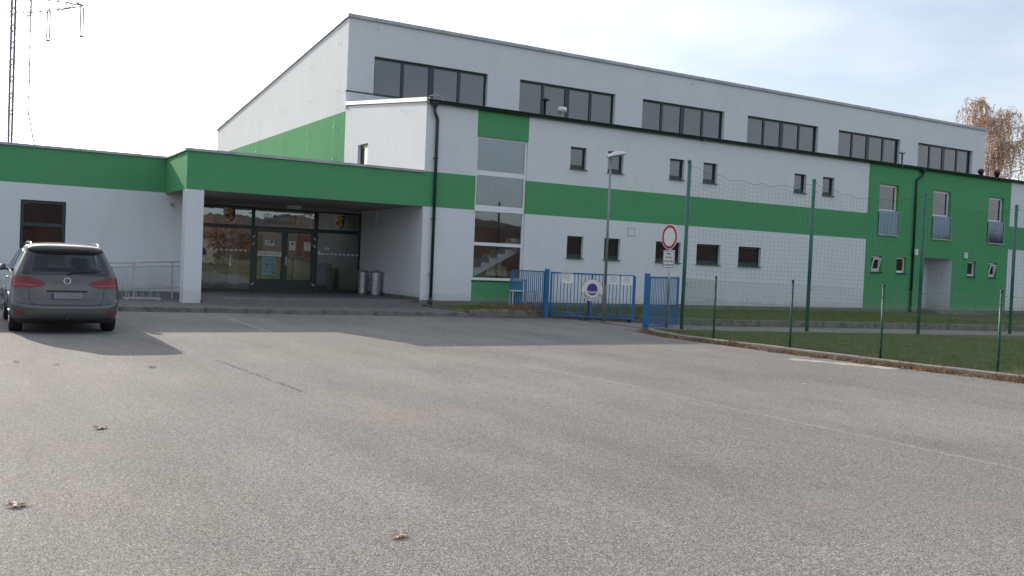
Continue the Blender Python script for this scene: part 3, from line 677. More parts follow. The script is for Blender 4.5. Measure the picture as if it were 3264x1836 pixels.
# bins
def bin_(x,y,label):
    e=empty('metal_bin',(x,y,.31)); tag(e,label,'rubbish bin','galvanised bins under the canopy')
    s=MB(); prof=[(0,.0),(.175,0),(.178,.02)]
    for k in range(8): z=.06+k*.095; prof+=[(.18+k*.003,z),(.186+k*.003,z+.02),(.18+k*.003,z+.04)]
    prof+=[(.205,.82),(.21,.83)]; s.lathe(prof,28); s.build('body',M.galv,e,True)
    s=MB(); s.lathe([(.215,.81),(.218,.835),(.19,.855),(.08,.885),(0,.89)],28); s.build('lid',M.steelp,e,True)
    s=MB(); s.tube([(-.05,0,.88),(-.04,0,.94),(.04,0,.94),(.05,0,.88)],.009,6); s.build('handle',M.steelp,e)
    s=MB()
    for sx in (-1,1): s.tube([(sx*.19,-.05,.55),(sx*.24,-.04,.53),(sx*.24,.04,.53),(sx*.19,.05,.55)],.008,6)
    s.build('side_handle',M.steelp,e)
bin_(12.53,30.95,'front galvanised bin with dented lid by the canopy side wall'); bin_(12.36,31.75,'galvanised bin half hidden behind the nearer bin under the canopy')

# ------------------------------------------------------------------ gates and blue fence
def leaf_pts(p0,p1): 
    p0=Vector((*p0,0)); p1=Vector((*p1,0)); return p0,(p1-p0).length,math.atan2((p1-p0).y,(p1-p0).x)
def gate(name,p0,p1,zb,zt,n,label,sq=.05,cat='gate',ends=True,midw=True,bw=.022):
    o,Ln,rz=leaf_pts(p0,p1); e=empty(name,(o.x,o.y,0),rz); tag(e,label,cat)
    s=MB(); s.box(0,Ln,-sq/2,sq/2,zt-sq,zt); s.box(0,Ln,-sq/2,sq/2,zb,zb+sq); s.box(0,sq,-sq/2,sq/2,zb+sq,zt-sq); s.box(Ln-sq,Ln,-sq/2,sq/2,zb+sq,zt-sq)
    if midw: s.box(Ln/2-sq/2,Ln/2+sq/2,-sq/2,sq/2,zb+sq,zt-sq)
    s.build('frame',M.blue,e)
    s=MB()
    for i in range(1,n):
        x=Ln*i/n
        if abs(x-Ln/2)<sq and midw: continue
        s.box(x-bw/2,x+bw/2,-bw/2,bw/2,zb+sq,zt-sq)
    s.build('bars',M.blue,e); return e,Ln,rz
def post(x,y,z0,z1,w,label,mat,name='gate_post',cat='post',rz=0,group=None):
    e=empty(name,(x,y,z0),rz); tag(e,label,cat,group)
    s=MB(); s.bbox(-w/2,w/2,-w/2,w/2,0,z1-z0-.02,.004); s.build('shaft',mat,e)
    s=MB(); s.bbox(-w/2-.005,w/2+.005,-w/2-.005,w/2+.005,z1-z0-.02,z1-z0,.004); s.build('cap',mat,e); return e
post(15.53,24.36,0,1.53,.11,'thick blue square gate post between the blue railing and the wide gate leaf',M.blue)
post(15.87,19.86,0,1.54,.11,'thick blue square gate post at the corner of the kerb, before the hinged leaf',M.blue)
ga,LA,ra=gate('gate_leaf',(15.70,24.42),(17.58,22.61),.09,1.45,24,'wide blue barred gate leaf carrying the round club sign and notices')
s=MB(); s.box(LA-.02,LA+.04,-.03,.03,0,1.42); s.build('end_post',M.blue,ga)
s=MB(); s.lathe([(0,-.03),(.05,-.03),(.05,.03),(0,.03)],14,M=Matrix.Translation((LA-.12,-.06,.05))@Matrix.Rotation(R(90),4,'X')); s.build('wheel',M.blk,ga)
gb,LB,rb=gate('gate_leaf',(15.97,19.90),(18.02,21.09),.05,1.46,19,'narrow blue barred gate leaf behind the no entry traffic sign',bw=.018,midw=False)
s=MB(); s.tube([(LB-.25,-.05,.98),(LB-.05,-.05,.98)],.01,6); s.tube([(LB*.55,-.04,.62),(LB+.55,.0,.66)],.014,6); s.build('latch',M.dark,gb)
fa,_,_=gate('blue_railing',(15.50,24.45),(15.36,26.25),.25,1.46,17,'blue barred railing running back from the gate post towards the wall',.035,'railing',midw=False)
fb_,_,_=gate('blue_railing',(15.80,27.1),(16.45,27.1),.22,1.12,9,'low blue railing piece in front of the green panel under the stair window',.03,'railing',midw=False)
# white metal table behind the railing
tb=empty('garden_table',(15.55,25.75,.17),R(-20)); tag(tb,'weathered white metal table standing in weeds behind the blue railing','table')
s=MB(); s.bbox(-.45,.45,-.28,.28,.60,.625,.004); s.build('table_top',M.weather,tb)
for sx,sy in ((-1,-1),(1,-1),(-1,1),(1,1)):
    s=MB(); s.tube([(sx*.40,sy*.24,.60),(sx*.42,sy*.26,.0)],.018,7); s.build('leg',M.weather,tb)
s=MB(); s.lathe([(0,0),(.05,0),(.06,.08),(.05,.09),(0,.09)],12,M=Matrix.Translation((.02,-.35,.02))); s.box(-.02,.05,-.26,-.24,.1,.6); s.build('pedestal',M.weather,tb)
# club sign on the gate
def on_leaf(x,yoff,z): return Matrix.Translation((0,0,0))@Matrix.Translation(ga.location)@Matrix.Rotation(ra,4,'Z')@Matrix.Translation((x,yoff,z))
# gate front faces the car park: local -y
cs=empty('club_sign',tuple((on_leaf(1.33,-.05,.93)).to_translation()),ra); tag(cs,'round white club sign with purple oval and ribbon hung on the gate leaf','sign')
def disc(mb,r,y,cx=0,cz=0,n=48,mi=0,t=.004,rz_=None):
    rz_=rz_ or r
    mb.prism([(cx+r*math.cos(2*math.pi*k/n),y,cz+rz_*math.sin(2*math.pi*k/n)) for k in range(n)],(0,t,0),mi)
s=MB(); disc(s,.345,-.006,t=.012); s.build('board',M.white_paint,cs)
s=MB(); 
for k in range(48):
    a,c=2*math.pi*k/48,2*math.pi*(k+1)/48
    s.add([(r_*math.cos(q),-.0085,r_*math.sin(q)) for r_,q in ((.345,a),(.345,c),(.335,c),(.335,a))],[(0,1,2,3)])
s.build('rim',M.ink,cs)
s=MB(); disc(s,.165,-.010,0,.03,t=.003,rz_=.185); s.build('emblem',M.purple,cs)
s=MB()
for k in range(12):
    f=lambda u:(u*.21,-.013,-.005-.055*(1-u*u)*0.9+.02)
    u0,u1=-1+2*k/12,-1+2*(k+1)/12; a=f(u0); c=f(u1)
    s.add([a,c,(c[0],c[1],c[2]-.055),(a[0],a[1],a[2]-.055)],[(0,1,2,3)])
s.build('ribbon',M.white_paint,cs)
s=MB()
for k in range(7): u=-.75+k*.25; z=-.005-.05*(1-u*u)*.9-.005; s.box(u*.19-.012,u*.19+.012,-.0152,-.0137,z-.015,z+.012)
s.build('ribbon_lettering',M.purple,cs)
for i,chh in enumerate('HRDĚJOVICE'):
    a=R(-90-62+i*124/9); Mx=Matrix.Translation((.275*math.cos(a),-.0105,.275*math.sin(a)))@Matrix.Rotation(-(a+R(90)),4,'Y')@RX
    text_mesh('letter',chh,.115,M.blackink,Mx,cs)
s=MB()
for sgn in (-1,1): s.box(sgn*.235-.03,sgn*.235+.03,-.0098,-.0085,-.075,-.068)
s.build('scroll_end',M.ink,cs)
pb=empty('brown_post',tuple((on_leaf(1.22,.02,0)).to_translation())); tag(pb,'short dark brown post under the round club sign','post')
s=MB(); s.box(-.035,.035,-.01,.05,0,.62); s.build('shaft',M.rustpost,pb); s=MB(); s.box(-.037,.037,-.012,.052,.62,.63); s.build('cap',M.rustpost,pb)
def gate_note(x0,x1,z0,z1,label,cover):
    e=empty('gate_notice',tuple(on_leaf((x0+x1)/2,-.035,z0).to_translation()),ra); tag(e,label,'notice'); w=x1-x0; h=z1-z0
    s=MB(); s.box(-w/2,w/2,-.006,.0,0,h); s.build('sheet',M.paper,e)
    s=MB()
    for i in range(6): ww=w*random.uniform(.25,.42); s.box(-ww,ww,-.0078,-.0062,h-.03-i*h*.13,h-.022-i*h*.13)
    s.build('print',M.ink,e)
    if cover: s=MB(); s.box(-w/2-.03,w/2+.03,-.05,.04,h+.0,h+.035); s.box(-w/2-.03,-w/2-.004,-.03,.02,0,h); s.build('case',M.weather,e)
gate_note(.36,.70,1.12,1.44,'white sheet in a grey covered case at the left of the gate leaf',True)
gate_note(1.80,2.14,1.15,1.42,'left of two white printed notices at the top of the gate leaf',False)
gate_note(2.20,2.55,1.14,1.42,'rightmost white notice at the free end of the gate leaf',False)
# traffic sign
ts=empty('traffic_sign',(17.10,20.48,0),R(-90)+R(-2)); tag(ts,'round red-rimmed white no vehicles sign with a text plate on a grey post','traffic sign')
s=MB(); s.tube([(0,.03,0),(0,.03,2.95)],.03,12); s.build('post',M.galv,ts,True)
s=MB(); disc(s,.355,-.01,0,2.59,64,t=.015); dk=s.build('disc',M.white_paint,ts)
s=MB()
n=64
for k in range(n):
    a,c=2*math.pi*k/n,2*math.pi*(k+1)/n
    s.add([(r_*math.cos(q),-.0125,2.59+r_*math.sin(q)) for r_,q in ((.335,a),(.335,c),(.262,c),(.262,a))],[(0,1,2,3)])
s.build('red_ring',M.red,ts)
s=MB(); s.bbox(-.255,.255,-.010,.006,1.70,2.215,.012); s.build('plate',M.white_paint,ts)
s=MB()
for (a,c,e,f) in ((-.235,.235,2.183,2.195),(-.235,.235,1.72,1.732),(-.235,-.223,1.732,2.183),(.223,.235,1.732,2.183)): s.box(a,c,-.0135,-.0115,e,f)
s.build('plate_border',M.blackink,ts)
for i,(tx,sz) in enumerate((('MIMO',.085),('VOZIDEL',.085),('S POVOLENÍM',.08),('OÚ HRDĚJOVICE',.08))):
    text_mesh('plate_lettering',tx,sz,M.blackink,Matrix.Translation((0,-.0125,2.11-i*.105))@RX@Matrix.Scale(.78 if i>1 else .95,4,(1,0,0)),ts)
# street lamp
ld=math.atan2(-.45,.9)
lp=empty('street_lamp',(16.62,22.80,.0),ld); tag(lp,'grey street lamp with a curved white head behind the blue gate','street lamp')
s=MB(); s.tube([(0,0,0),(0,0,1.07),(0,0,1.10)],.060,14); s.build('lower_pole',M.steelp,lp,True)
s=MB(); s.tube([(0,0,1.10),(0,0,4.95)],.043,14,r2=.034); s.build('pole',M.steelp,lp,True)
tilt=Matrix.Translation((0,0,4.98))@Matrix.Rotation(R(-13),4,'Y')
def lampsh(top):
    s=MB(); nu,nv=14,10; V=[]
    for i in range(nu+1):
        u=i/nu; x=-.10+.56*u; w=.02+.13*math.sin(math.pi*min(1,max(0,u*.92+.04)))**.6; h=(.03+.105*math.sin(math.pi*(u*.86+.08))**.8) if top else -.035*math.sin(math.pi*u)
        for j in range(nv+1):
            a=math.pi*j/nv; V.append(tilt@Vector((x,w*math.cos(a),h*math.sin(a) if top else h*math.sin(a))))
    s.add(V,[(i*(nv+1)+j,i*(nv+1)+j+1,(i+1)*(nv+1)+j+1,(i+1)*(nv+1)+j) for i in range(nu) for j in range(nv)])
    return s
o=lampsh(True).build('lamp_housing',M.lampwhite,lp,True); o=lampsh(False).build('lamp_lens',M.lens,lp,True)
s=MB(); 
ring=[tilt@Vector((-.10+.56*i/14,sg*(.024+.13*math.sin(math.pi*min(1,max(0,i/14*.92+.04)))**.6),0)) for sg in (1,) for i in range(15)]
ring2=[tilt@Vector((-.10+.56*i/14,-(.024+.13*math.sin(math.pi*min(1,max(0,i/14*.92+.04)))**.6),0)) for i in range(15)]
s.tube(ring,.007,5); s.tube(ring2,.007,5); s.build('lamp_rim',M.dark,lp)

# ------------------------------------------------------------------ ball net, poles and chain-link fence
PO=[(16.90,19.57,4.66),(20.87,18.75,4.42),(24.65,17.87,4.28),(29.1,17.75,4.21),(33.4,16.6,4.2)]
plab=['tall green net pole next to the blue gate leaf, the nearest of the row','tall green net pole before the white wall right of the low windows','tall green net pole in front of the side door recess','tall green net pole before the white wall at the right edge of the photo','tall green net pole past the right edge']
for i,(x,y,zt) in enumerate(PO[:4]):
    e=empty('net_pole',(x,y,.05)); tag(e,plab[i],'pole','tall green poles carrying the ball net')
    s=MB(); s.tube([(0,0,0),(.02 if i==0 else 0,0,zt-.05)],.052,12); s.build('shaft',M.pole,e,True)
    s=MB(); s.lathe([(.056,zt-.10),(.058,zt-.06),(.03,zt-.035),(0,zt-.03)],12); s.build('cap',M.pole,e,True)
    s=MB()
    for z in (1.2,2.9,4.0): s.tube([(.05,-.02,z),(.11,-.03,z+.03)],.008,5)
    s.build('hook',M.dark,e)
s=MB()
for (x0,y0,z0),(x1,y1,z1) in zip(PO,PO[1:]):
    Ln=math.hypot(x1-x0,y1-y0); nv=int(Ln/.125); nh=31; ph=random.random()*6
    def P(u,v):
        sag=.26*4*u*(1-u)*(.25+.75*v)+.035*math.sin(u*38+ph)*v+.015*math.sin(u*90+ph)
        top=z0+(z1-z0)*u-.12; z=.55+(top-.55)*v-sag*v
        off=.06*math.sin(u*9+v*5+ph)
        return (x0+(x1-x0)*u+off*.2,y0+(y1-y0)*u+off,z)
    for i in range(1,nv):
        u=i/nv; s.tube([P(u+.004*math.sin(k*1.7+i),k/6) for k in range(7)],.0017,3,cap=False)
    for j in range(nh+1): s.tube([P(k/24,j/nh) for k in range(25)],.0017 if j<nh else .0045,3,cap=False)
tag(s.build('ball_net',M.net,fix=False),'dark green square-mesh ball net hung between the tall green poles','net')
FP=[(15.36,16.63),(15.42,14.3),(15.66,12.17),(15.78,9.81),(16.05,7.4),(16.2,5.0)]
e0=(16.86,19.50)
flab=['green chain-link post nearest the blue gate','green chain-link post before the grass, second of the row','green chain-link post in front of the green facade downpipe','green chain-link post nearest the camera near the right edge']
for i,(x,y) in enumerate(FP[:4]):
    e=empty('fence_post',(x,y,.08)); tag(e,flab[i],'fence post','green posts of the chain-link fence')
    s=MB(); s.tube([(0,0,-.06),(0,0,1.44)],.024,10); s.build('shaft',M.poled,e,True)
    s=MB(); s.lathe([(.028,1.42),(.029,1.455),(.018,1.475),(0,1.48)],10); s.build('cap',M.dark,e,True)
    s=MB()
    for z in (.25,.7,1.2): s.tube([(0,0,z-.015),(0,0,z+.015)],.028,8)
    s.build('clamp',M.poled,e)
s=MB(); pts=[e0]+FP
for (x0,y0),(x1,y1) in zip(pts,pts[1:]):
    Ln=math.hypot(x1-x0,y1-y0); H=1.33; zb=.11; sl=.0 
    pitch=.068
    d=Vector(((x1-x0)/Ln,(y1-y0)/Ln,0)); o=Vector((x0,y0,zb)); nn=Vector((-d.y,d.x,0))
    k=-int(H/pitch)-1
    while k*pitch<Ln:
        for sg in (1,-1):
            a=k*pitch if sg==1 else k*pitch+H; 
            # wire from (a,0) to (a+sg*H, H)
            u0,v0,u1,v1=a,0,a+sg*H,H
            if sg==1:
                if u0<0: v0-=u0; u0=0
                if u1>Ln: v1-=(u1-Ln); u1=Ln
            else:
                if u0>Ln: v0+=(u0-Ln); u0=Ln
                if u1<0: v1+=u1; u1=0
            if v1-v0>.03 and 0<=u0<=Ln and 0<=u1<=Ln:
                w=.0035*sg
                sg2=lambda u,v:o+d*u+Vector((0,0,v))+nn*w
                s.tube([sg2(u0,v0),sg2((u0+u1)/2,(v0+v1)/2),sg2(u1,v1)],.0019,3,cap=False)
        k+=1
    for z in (.03,.45,.88,H): s.tube([tuple(o+d*(Ln*q/10)+Vector((0,0,z-.012*math.sin(math.pi*q/10)))) for q in range(11)],.0026,4,cap=False)
tag(s.build('chain_link_mesh',M.wire,fix=False),'green chain-link fence mesh stretched along the kerb in front of the lawn','fence')

# ------------------------------------------------------------------ car
def build_car():
    car=empty('parked_car',(1.60,18.83,0),R(0)); tag(car,'dark grey people carrier with roof rails parked with its tail to the camera','car')
    def interp(tab,z):
        if z<=tab[0][0]: return tab[0][1:]
        for p,q in zip(tab,tab[1:]):
            if z<=q[0]:
                f=(z-p[0])/(q[0]-p[0]); f2=f
                return tuple(a+(c-a)*f2 for a,c in zip(p[1:],q[1:]))
        return tab[-1][1:]
    #   z, halfwidth, y_rear, rear corner depth, y_front, front corner depth
    T=[(.20,.80,.16,.40,4.72,.6),(.26,.86,.04,.44,4.80,.6),(.36,.895,.0,.46,4.85,.65),(.50,.915,.0,.46,4.85,.65),(.58,.925,.02,.46,4.83,.7),(.64,.93,.075,.44,4.80,.7),(.78,.925,.105,.42,4.72,.8),(.92,.905,.125,.40,4.55,.9),(1.04,.880,.155,.38,4.20,.9),(1.10,.862,.185,.37,3.85,.8),
       (1.14,.848,.215,.36,3.72,.7),(1.25,.800,.30,.34,3.45,.6),(1.36,.752,.385,.33,3.18,.55),(1.46,.708,.46,.32,2.95,.5),(1.53,.675,.515,.32,2.76,.5),(1.555,.655,.42,.34,2.66,.5),(1.60,.635,.42,.40,2.55,.5),(1.635,.585,.50,.50,2.38,.5),(1.665,.47,.72,.5,2.15,.5),(1.685,.28,1.0,.4,1.9,.4),(1.69,.05,1.3,.1,1.6,.1)]
    pw=3.2
    def yr(x,z):
        w,y0,d,_,_=interp(T,z); u=min(1,abs(x)/w); return y0+d*(1-(1-u**pw)**(1/pw))
    def outline(z):   # half outline list (x,y)
        w,y0,d,y1,df=interp(T,z); P=[]
        for k in range(17):
            a=math.pi/2*k/16; x=w*math.sin(a)**(2/pw) if k else 0; P.append((x,y0+d*(1-math.cos(a)**(2/pw) if k<16 else 1)*1.0))
        P=[]
        for k in range(12): x=w*.94*k/11; P.append((x,yr(x,z)))
        for k in range(1,7):
            u=.94+.06*(1-(1-k/6)**2); P.append((w*u,y0+d*(1-(1-u**pw)**(1/pw)) if k<6 else y0+d))
        ys=y0+d; ye=y1-df; nS=60
        for k in range(1,nS+1): P.append((w,ys+(ye-ys)*k/nS))
        for k in range(1,9):
            a=math.pi/2*k/8; P.append((w*max(0,math.cos(a))**(2/2.6),ye+df*math.sin(a)**(2/2.6)))
        return P
    zs=[.20,.23,.26,.30,.34,.38,.42,.46,.50,.54,.58,.61,.64,.68,.72,.76,.80,.84,.88,.92,.96,1.0,1.04,1.07,1.10,1.14,1.18,1.22,1.26,1.30,1.34,1.38,1.42,1.46,1.50,1.53,1.555,1.575,1.60,1.62,1.635,1.65,1.665,1.675,1.685,1.69]
    wheels=[(.92),(3.84)]; rw=.395
    rwin=[(1.13,.72),(1.50,.60)]  # hole
    def hole(x,y,z,k):
        if z<.70:
            for wy in wheels:
                if abs(x)>.6 and (y-wy)**2+(z-.33)**2<rw**2: return True
        if 1.14<z<1.50 and k<12 and abs(x)<.64-(z-1.14)*.3: return True
        if k>17 and k<76 and 1.13<z<1.52:
            for a0,a1 in ((.95,1.65),(1.78,2.55),(2.68,3.42)):
                if a0+(z-1.13)*.2<y<a1-(z-1.13)*(.1 if a1<3 else 1.5): return True
        if k>=77 and 1.14<z<1.52: return True
        return False
    b=MB()
    for sg in (1,-1):
        rows=[[ (sg*x,y,z) for x,y in outline(z)] for z in zs]; n=len(rows[0]); base=len(b.v)
        for r in rows: b.v+=r
        for i in range(len(zs)-1):
            for k in range(n-1):
                q=[rows[i][k],rows[i][k+1],rows[i+1][k+1],rows[i+1][k]]; c=[sum(p[j] for p in q)/4 for j in range(3)]
                if hole(c[0],c[1],c[2],k): continue
                mi=1 if c[2]<.30 else 0
                f=(base+i*n+k,base+i*n+k+1,base+(i+1)*n+k+1,base+(i+1)*n+k)
                b.f.append(f if sg==1 else f[::-1]); b.m.append(mi)
    b.box(-.78,.78,.3,4.5,.19,.21,1)
    paint,t,out=nt('car_paint'); p=N(t,'ShaderNodeBsdfPrincipled'); L(t,p.outputs[0],out.inputs[0])
    vec=coords(t); L(t,ramp(t,noise_n(t,vec,2,4),[(.3,(.056,.057,.058)),(.7,(.074,.074,.075))]),p.inputs['Base Color'])
    p.inputs['Metallic'].default_value=.55; p.inputs['Roughness'].default_value=.38; p.inputs['Coat Weight'].default_value=.9; p.inputs['Coat Roughness'].default_value=.06
    body=b.build('body',[paint,M.dark],car,True)
    md=body.modifiers.new('w','WELD'); md.merge_threshold=.0008
    def surf(x,z,o=.006):
        # point on rear surface pushed outward
        e=1e-3; sgn=1 if x>=0 else -1; y=yr(x,z)
        dx=(yr(x+e,z)-yr(x-e,z))/(2*e) ; dz=(yr(x,z+e)-yr(x,z-e))/(2*e)
        n=Vector((dx,-1,dz)).normalized(); return Vector((x,y,z))+n*o
    def patch(fn,nu,nv,name,mat,parent=car,o=.006,smooth=True):
        s=MB(); V=[fn(i/nu,j/nv,o) for i in range(nu+1) for j in range(nv+1)]
        s.add(V,[(i*(nv+1)+j,i*(nv+1)+j+1,(i+1)*(nv+1)+j+1,(i+1)*(nv+1)+j) for i in range(nu) for j in range(nv)])
        return s.build(name,mat,parent,smooth,fix=False)
    tint=glass('car_glass',(.42,.52,.50),1.38,.75,floor=.0)
    dk=pr('black_glass_edge',(.008,.008,.011),.08,coat=.5)
    # rear screen: clear centre and black border
    def rs(u,v,o):
        z=1.095+.435*v; hw=.745-.115*v-.02*(1-v)*0; return surf(-hw+2*hw*u,z,o)
    s=MB(); nu,nv=40,20
    V=[rs(i/nu,j/nv,.006) for i in range(nu+1) for j in range(nv+1)]
    Fc,Fb=[],[]
    for i in range(nu):
        for j in range(nv):
            q=(i*(nv+1)+j,i*(nv+1)+j+1,(i+1)*(nv+1)+j+1,(i+1)*(nv+1)+j); u,v=(i+.5)/nu,(j+.5)/nv
            (Fc if .09<u<.91 and .10<v<.86 else Fb).append(q)
    s=MB(); s.add(V,Fc); rg=s.build('rear_window',tint,car,True,fix=False)
    s=MB(); s.add(V,Fb); s.build('border',dk,rg,True,fix=False)
    def line(pts,r,name,mat,par=car,o=.004,n=6):
        s=MB(); P=[]
        for (x0,z0),(x1,z1) in zip(pts,pts[1:]):
            for k in range(8): P.append(surf(x0+(x1-x0)*k/8,z0+(z1-z0)*k/8,o))
        P.append(surf(*pts[-1],o)); s.tube(P,r,n); return s.build(name,mat,par,True)
    line([(-.66,1.09),(-.63,.80),(-.615,.62),(-.56,.56),(-.40,.535),(.40,.535),(.56,.56),(.615,.62),(.63,.80),(.66,1.09)],.005,'tailgate_seam',M.dark,o=.001)
    line([(-.90,.60),(-.6,.548),(.6,.548),(.90,.60)],.004,'bumper_seam',M.dark,o=.001)
    line([(-.80,.345),(-.5,.325),(.5,.325),(.80,.345)],.006,'bumper_crease',M.dark,o=.0)
    # lower valance darker
    # tail lights
    redl=pr('tail_light_red',(.16,.004,.012),.3,coat=.15,var=.25,vscale=12); redp=pr('tail_light_pink',(.30,.03,.045),.3,coat=.1,var=.2,vscale=20)
    for sg in (-1,1):
        def tl(u,v,o,sg=sg):
            # u: 0 inner -> 1 wraps to side
            zi0,zi1=.905,.945; 
            xin=.37
            w=interp(T,.95)[0]
            x=xin+(w-.003-xin)*min(1,u*1.12); tt=min(1,(x-xin)/.45)
            zt=.955+.10*min(1,tt*1.5); zb=.895-.045*min(1,tt*2.2)
            z=zb+(zt-zb)*v; x=min(x,interp(T,z)[0]-.002)
            if u*1.12>1:
                ww=interp(T,z)[0]; yb=interp(T,z)[1]+interp(T,z)[2]; return Vector((sg*(ww+o),yb-.02+(u*1.12-1)*1.3,z))
            q=surf(x,z,o); return Vector((sg*q.x,q.y,q.z))
        l=patch(tl,26,8,'tail_light',redl)
        def tr(u,v,o,tl=tl): return tl(.24+.62*u if True else u,.18+.16*v,o)
        patch(tr,14,2,'reflector_strip',redp,l,.010)
        def rf(u,v,o,sg=sg):
            q=surf(.69+.13*u,.375+.035*v+.012*u,o); return Vector((sg*q.x,q.y,q.z))
        patch(rf,8,2,'rear_reflector',redl,car,.008)
    # plate + handle bar + badge
    def ft(mb,x0,x1,z0,z1,o,t=.008,mi=0):
        P=[surf(x,z,o) for x,z in ((x0,z0),(x1,z0),(x1,z1),(x0,z1))]; P=[Vector((p.x,min(q.y for q in P),p.z)) for p in P]; mb.prism(P,(0,t,0),mi)
    s=MB(); ft(s,-.34,.34,.775,.81,.006); s.build('tailgate_handle',M.dark,car)
    s=MB(); ft(s,-.26,.26,.655,.765,.014); plq=s.build('number_plate',pr('plate_grey',(.20,.20,.225),.5,var=.1),car)
    s=MB(); ft(s,-.26,-.225,.655,.765,.017,.002); s.build('blue_band',pr('plate_blue',(.04,.055,.13),.5),plq)
    s=MB(); cy=surf(0,.985,.012).y; R_=.058
    s.tube([(R_*math.cos(2*math.pi*k/32),cy,.985+R_*math.sin(2*math.pi*k/32)) for k in range(33)],.006,8)
    def st(p): s.tube([(x*R_,cy-.001,.985+z*R_) for x,z in p],.0052,6)
    st([(-.38,.86),(0,.10),(.38,.86)]); st([(-.86,.42),(-.42,-.82),(0,.02),(.42,-.82),(.86,.42)])
    bd=s.build('badge',M.chrome,car,True)
    s=MB(); s.prism([(R_*math.cos(2*math.pi*k/32),cy+.004,.985+R_*math.sin(2*math.pi*k/32)) for k in range(32)],(0,.006,0)); s.build('badge_backing',M.dark,bd)
    # wiper, third brake light
    s=MB(); P=[surf(x,1.135+(x-.2)*.03,.02) for x in (.12,.25,.38,.50)]; s.tube(P,.008,6); P=[surf(.0,1.10,.02),surf(.12,1.135,.02)]; s.tube(P,.012,6); s.build('wiper',M.dark,car,True)
    s=MB(); ft(s,-.18,.22,1.528,1.548,.018); s.build('brake_light',pr('brake_light_dark_red',(.18,.01,.02),.2),car)
    # tow bar & exhaust
    s=MB(); s.tube([(0,.35,.24),(0,.05,.24),(0,-.03,.27),(0,-.04,.33)],.018,8); s.lathe([(0,-.025),(.018,-.018),(.025,0),(.018,.018),(0,.025)],12,M=Matrix.Translation((0,-.04,.345))); s.build('tow_bar',M.dark,car,True)
    # roof rails
    for sg in (-1,1):
        s=MB(); P=[]
        for k in range(21):
            u=k/20; y=.62+2.1*u; x=.575+ .0*u; P.append((sg*x,y,1.605+.075*min(1,math.sin(math.pi*u)**.7*1.9)))
        s.tube(P,.015,8); s.build('roof_rail',M.chrome,car,True)
    # windows side
    for sg in (-1,1):
        for a0,a1,lean in ((.86,1.70,.1),(1.75,2.60,.05),(2.64,3.50,1.55)):
            def sdw(u,v,o,sg=sg,a0=a0,a1=a1,lean=lean):
                z=1.10+.43*v; w=interp(T,z)[0]; y=(a0+.35*(z-1.1) if a0<1 else a0)+((a1-lean*(z-1.10))-(a0+.35*(z-1.1) if a0<1 else a0))*u; 
                return Vector((sg*(w+o),y,z))
            patch(sdw,6,6,'side_window',tint,car,.005)
        s=MB(); s.tube([(sg*(interp(T,z)[0]+.007),y,z) for y,z in ((.82,1.10),(1.0,1.38),(1.1,1.50),(1.4,1.54),(2.6,1.54),(2.9,1.50),(3.55,1.12),(.82,1.09))],.008,5); s.build('window_trim',M.chrome,car,True)
        for yy in (1.72,2.62): 
            s=MB(); s.tube([(sg*(interp(T,z)[0]+.001),yy,z) for z in (1.08,.9,.7,.45,.36)],.004,4); s.build('door_seam',M.dark,car)
        for yy in (1.95,2.85):
            s=MB(); s.tube([(sg*.905,yy,.98),(sg*.94,yy+.03,.985),(sg*.94,yy+.15,.985),(sg*.905,yy+.18,.98)],.013,6); s.build('door_handle',paint if yy>2 else M.chrome,car,True)
        # mirror
        s=MB(); Mx=Matrix.Translation((sg*1.03,3.18,1.16))
        rings=[(.0,-.06),(.075,-.055),(.09,0),(.08,.05),(.03,.09),(0,.095)]
        s.lathe(rings,16,M=Mx@Matrix.Rotation(R(-90),4,'X')@Matrix.Scale(1.35,4,(1,0,0))); s.tube([(sg*.87,3.2,1.10),(sg*.97,3.2,1.13)],.025,6); mr=s.build('wing_mirror',paint,car,True)
        s=MB(); s.lathe([(0,-.058),(.068,-.0575),(.07,-.055)],16,M=Mx@Matrix.Rotation(R(-90),4,'X')@Matrix.Scale(1.3,4,(1,0,0))@Matrix.Translation((0,0,-.004))); s.build('mirror_glass',M.chrome,mr,True)
        # arches lips
        for wy in wheels:
            s=MB(); s.tube([(sg*(interp(T,.33+rw*math.sin(a))[0]-.004),wy+rw*math.cos(a),.33+rw*math.sin(a)) for a in [math.pi*k/20*1.1-.16 for k in range(21)]],.018,6); s.build('arch_lip',paint,car,True)
            s=MB(); Mx=Matrix.Translation((sg*.80,wy,.325))@Matrix.Rotation(R(90)*sg,4,'Y')
            s.lathe([(.20,-.10),(.30,-.115),(.322,-.09),(.326,-.03),(.326,.03),(.322,.09),(.30,.112),(.225,.112),(.21,.10)],32,M=Mx); w_=s.build('wheel',M.blk,car,True)
            s=MB(); s.lathe([(.215,.10),(.20,.06),(.10,.045),(.06,.07),(0,.075)],32,M=Mx)
            for k in range(5):
                a=2*math.pi*k/5; s.tube([Mx@Vector((.05*math.cos(a),.05*math.sin(a),.085)),Mx@Vector((.205*math.cos(a),.205*math.sin(a),.10))],.025,6)
            s.build('rim',M.galv,w_,True)
            s=MB(); s.lathe([(0,-.11),(.2,-.11)],24,M=Mx); s.build('wheel_liner',M.dark,w_)
    # windscreen, nose lights
    def wsn(u,v,o):
        z=1.12+.42*v; w,y0,d,y1,df=interp(T,z); a=-1+2*u; an=R(90)*(1-abs(a)*.93); x=w*math.cos(an)**(2/2.6)*(1 if a>=0 else -1); y=(y1-df)+df*math.sin(an)**(2/2.6); return Vector((x,y+o,z))
    patch(wsn,24,6,'windscreen',tint,car,.006)
    # interior
    sm=pr('seat_fabric',(.03,.03,.034),.9)
